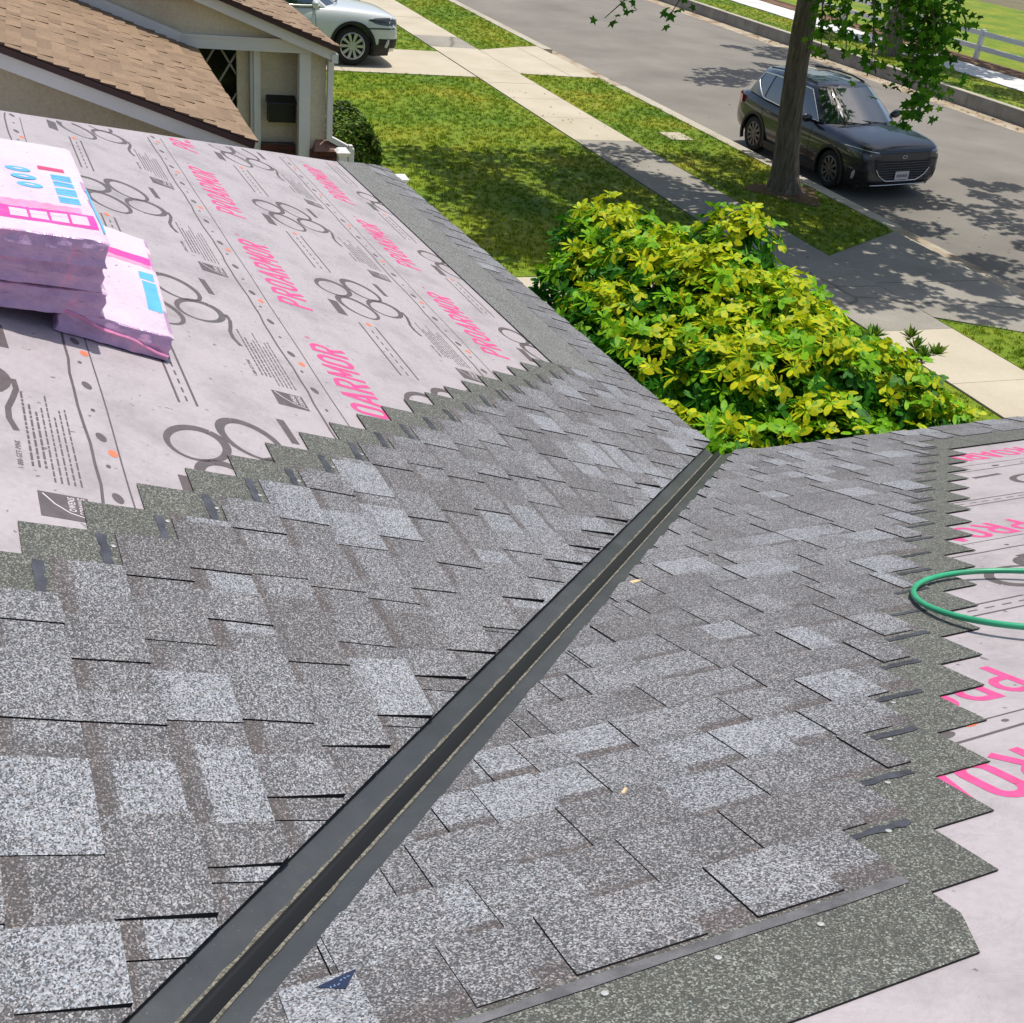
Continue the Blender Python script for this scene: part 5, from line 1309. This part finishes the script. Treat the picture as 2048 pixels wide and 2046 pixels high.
        for hx in (.05, -.85):
            mb = MB(); mb.tube([sy(hx + .09, .90, sd_, -.004), sy(hx + .05, .902, sd_, .026), sy(hx - .07, .904, sd_, .026), sy(hx - .10, .904, sd_, -.004)], .013, 6); mb.build('door_handle', paintm, o, smooth=True)
        # door shut lines
        mb = MB()
        for dx in (.62, -.42, -1.12):
            mb.tube([sy(dx - .03 * q / 8, .38 + .075 * q, sd_, .0005) for q in range(9)], .0045, 4)
        mb.build('door_gap', M['plastic'], o)
        # headlamp
        mb = MB(); rows = []
        for q in range(11):
            u = q / 10; ph = radians(20 + 52 * u); zc = .835 + .045 * u; hh = .030 + .050 * sin(pi * min(1, .25 + u * .75)) + (.0 if u < .9 else -.02)
            rows.append([corner(ph, zc + hh * v, sd_, .008 - .006 * abs(v)) for v in (-1, -.5, 0, .5, 1)])
        mb.grid(rows); hl = mb.build('headlamp', M['lamp_glass'], o, smooth=True)
        mb = MB(); mb.tube([corner(radians(22 + 48 * q / 10), .835 + .045 * q / 10 + (.030 + .050 * sin(pi * min(1, .25 + .75 * q / 10))) * .72, sd_, .008) for q in range(11)], .007, 5)
        for ph, z_ in ((31, .836), (43, .850)):
            p = Vector(corner(radians(ph), z_, sd_, .004)); d = Vector((cos(radians(ph)), sd_ * sin(radians(ph)), 0)); mb.tube([p, p + d * .006], .026, 14)
        mb.build('lamp_reflector', M['chrome'], hl, smooth=False)
        mb = MB(); rows = []
        for q in range(9):
            u = q / 8; rows.append([corner(radians(18 + 55 * u), .745 - .02 * u + z_, sd_, .006) for z_ in (-.012, 0, .012)])
        mb.grid(rows); mb.build('bumper_crease', M['plastic'], o, smooth=True)
        mb = MB(); rows = []
        for q in range(7):
            u = q / 6; rows.append([corner(radians(31 + 26 * u), z_, sd_, .006) for z_ in (.36, .42, .48, .54)])
        mb.grid(rows); mb.build('fog_surround', M['plastic'], o, smooth=True)
        mb = MB(); mb.tube([corner(radians(45), .535, sd_, .004), corner(radians(46), .46, sd_, .008), corner(radians(47), .38, sd_, .004)], [.018, .036, .028], 10); mb.build('fog_lamp', M['fog_glass'], o, smooth=True)
        mb = MB(); rows = []
        for x_, y_ in ((-2.29, .52), (-2.26, .68), (-2.19, .80), (-2.02, .885), (-1.92, .905)):
            rows.append([(x_ - .025, sd_ * (y_ + .022), z_) for z_ in (.86, .93, .99, 1.03)])
        mb.grid(rows); mb.build('tail_lamp', M['lamp_red'], o, smooth=True)
    # grille: dark mouth, bars, surround
    yl = [-.62 + 1.24 * q / 12 for q in range(13)]
    kz = lambda z_: min(1.0, .62 + (z_ - .37) * 1.75)
    mb = MB(); mb.grid([[fx(y_ * kz(z_), z_, .006) for y_ in yl] for z_ in (.72, .68, .62, .55, .47, .41, .37)]); gl = mb.build('grille', M['plastic'], o, smooth=True)
    for i in range(7):
        z_ = .685 - i * .045; mb = MB(); mb.tube([fx(y_ * kz(z_) * .965, z_, .012) for y_ in yl], .0062, 6); mb.build('grille_bar', M['alloy_dark'], gl, smooth=True)
    side_ = [(.60, .58), (.52, .47), (.42, .40), (.34, .362)]
    mb = MB(); mb.tube([fx(-y_, z_, .014) for y_, z_ in side_] + [fx(-.15, .358, .014), fx(.15, .358, .014)] + [fx(y_, z_, .014) for y_, z_ in reversed(side_)], .013, 6); mb.build('grille_surround', M['chrome'], gl, smooth=True)
    mb = MB(); mb.grid([[fx(-.80 + 1.6 * q / 14, z_, .007) for q in range(15)] for z_ in (.335, .30, .265)]); mb.build('lower_bumper', M['plastic'], o, smooth=True)
    mb = MB(); mb.tube([fx(-.62 + 1.24 * q / 10, .275, .012) for q in range(11)], .013, 6); mb.build('skid_trim', M['chrome'], o, smooth=True)
    mb = MB(); px_ = fx(0, .45, .022)[0]; mb.box(px_, px_ + .010, -.155, .155, .385, .535); pl = mb.build('number_plate', M['plate'], o)
    mb = MB()
    for i in range(7): mb.box(px_ + .0105, px_ + .0115, -.12 + i * .036, -.12 + i * .036 + .022, .425, .480)
    mb.build('plate_marks', M['plate_mark'], pl)
    mb = MB(); ex_ = fx(0, .79, 0)[0]; mb.tube([(ex_ - .01, 0, .79), (ex_ + .010, 0, .792)], .03, 16); e_ = mb.build('emblem', M['chrome'], o); e_.scale = (1, 1.9, 1); e_.location = (0, 0, 0)
    mb = MB(); mb.tube([(ex_ + .0095, 0, .792), (ex_ + .012, 0, .7923)], .024, 16); mb.build('emblem_field', M['emblem_blue'], e_)
    for yy in (-.1, .38):
        mb = MB(); mb.tube([(1.17, yy, 1.105), (1.13, yy - .3, 1.135), (1.02, yy - .55, 1.15)], .011, 5); mb.build('wiper', M['plastic'], o)
    mb = MB(); mb.tube([fx(-.72 + 1.44 * q / 12, .865, .001) for q in range(13)], .0045, 4); mb.build('bonnet_gap', M['plastic'], o)
heading = atan2(-EA.y, -EA.x)
car = thing('parked_car', 'dark grey compact SUV parked at the kerb behind the tree trunk', 'car', S(18.73, 13.954, -.142), heading + .021)
make_car(car, M['paint_dark'], M['alloy_dark'], 10)
car.rotation_mode = 'XYZ'; car.rotation_euler = (.058, 0, heading + .021); car.scale = (.95, .95, .95)
suv = thing('parked_car', 'white SUV in the neighbour\'s driveway, only its front wheel and bumper in view', 'car', S(25.95 + .93, 6.33 - 1.355 * 1.08, .004), atan2(EC.y, EC.x))
make_car(suv, M['paint_white'], M['alloy'], 10, R=.375)
suv.scale = (1.08, 1.08, 1.08)

# fallen leaves and litter on the verge and along both gutters
mb = MB(); rl = random.Random(31)
def litter(n_, a0, a1, c0, c1, z, cols, sz):
    for i in range(n_):
        p = S(rl.uniform(a0, a1), rl.uniform(c0, c1), z); a = rl.uniform(0, 6.28); s_ = sz * rl.uniform(.6, 1.3); d = Vector((cos(a), sin(a), 0)); e_ = Vector((-sin(a), cos(a), 0)); k = rl.uniform(.7, 1.3); c = tuple(x * k for x in rl.choice(cols))
        mb.face([p - d * s_, p - e_ * s_ * .45 + Vector((0, 0, .012)), p + d * s_ + Vector((0, 0, .004)), p + e_ * s_ * .45 + Vector((0, 0, .010))], c)
LC = [(.22, .13, .05), (.30, .20, .08), (.14, .075, .035), (.33, .27, .10)]
litter(170, 14.5, 27, 12.62, 13.05, -.168, LC, .035); litter(110, 20, 36, 22.0, 22.55, -.132, LC, .05); litter(120, 13.8, 24, 10.4, 12.4, .012, LC, .03); litter(120, 12.8, 24.5, 5.5, 9.0, .012, LC, .028)
litter(60, 11, 24, 9.1, 10.25, .012, LC, .025); litter(60, 11.5, 24, 13.2, 16.0, -.09, LC, .03)
tag(mb.build('fallen_leaves', M['leaf']), kind='stuff')
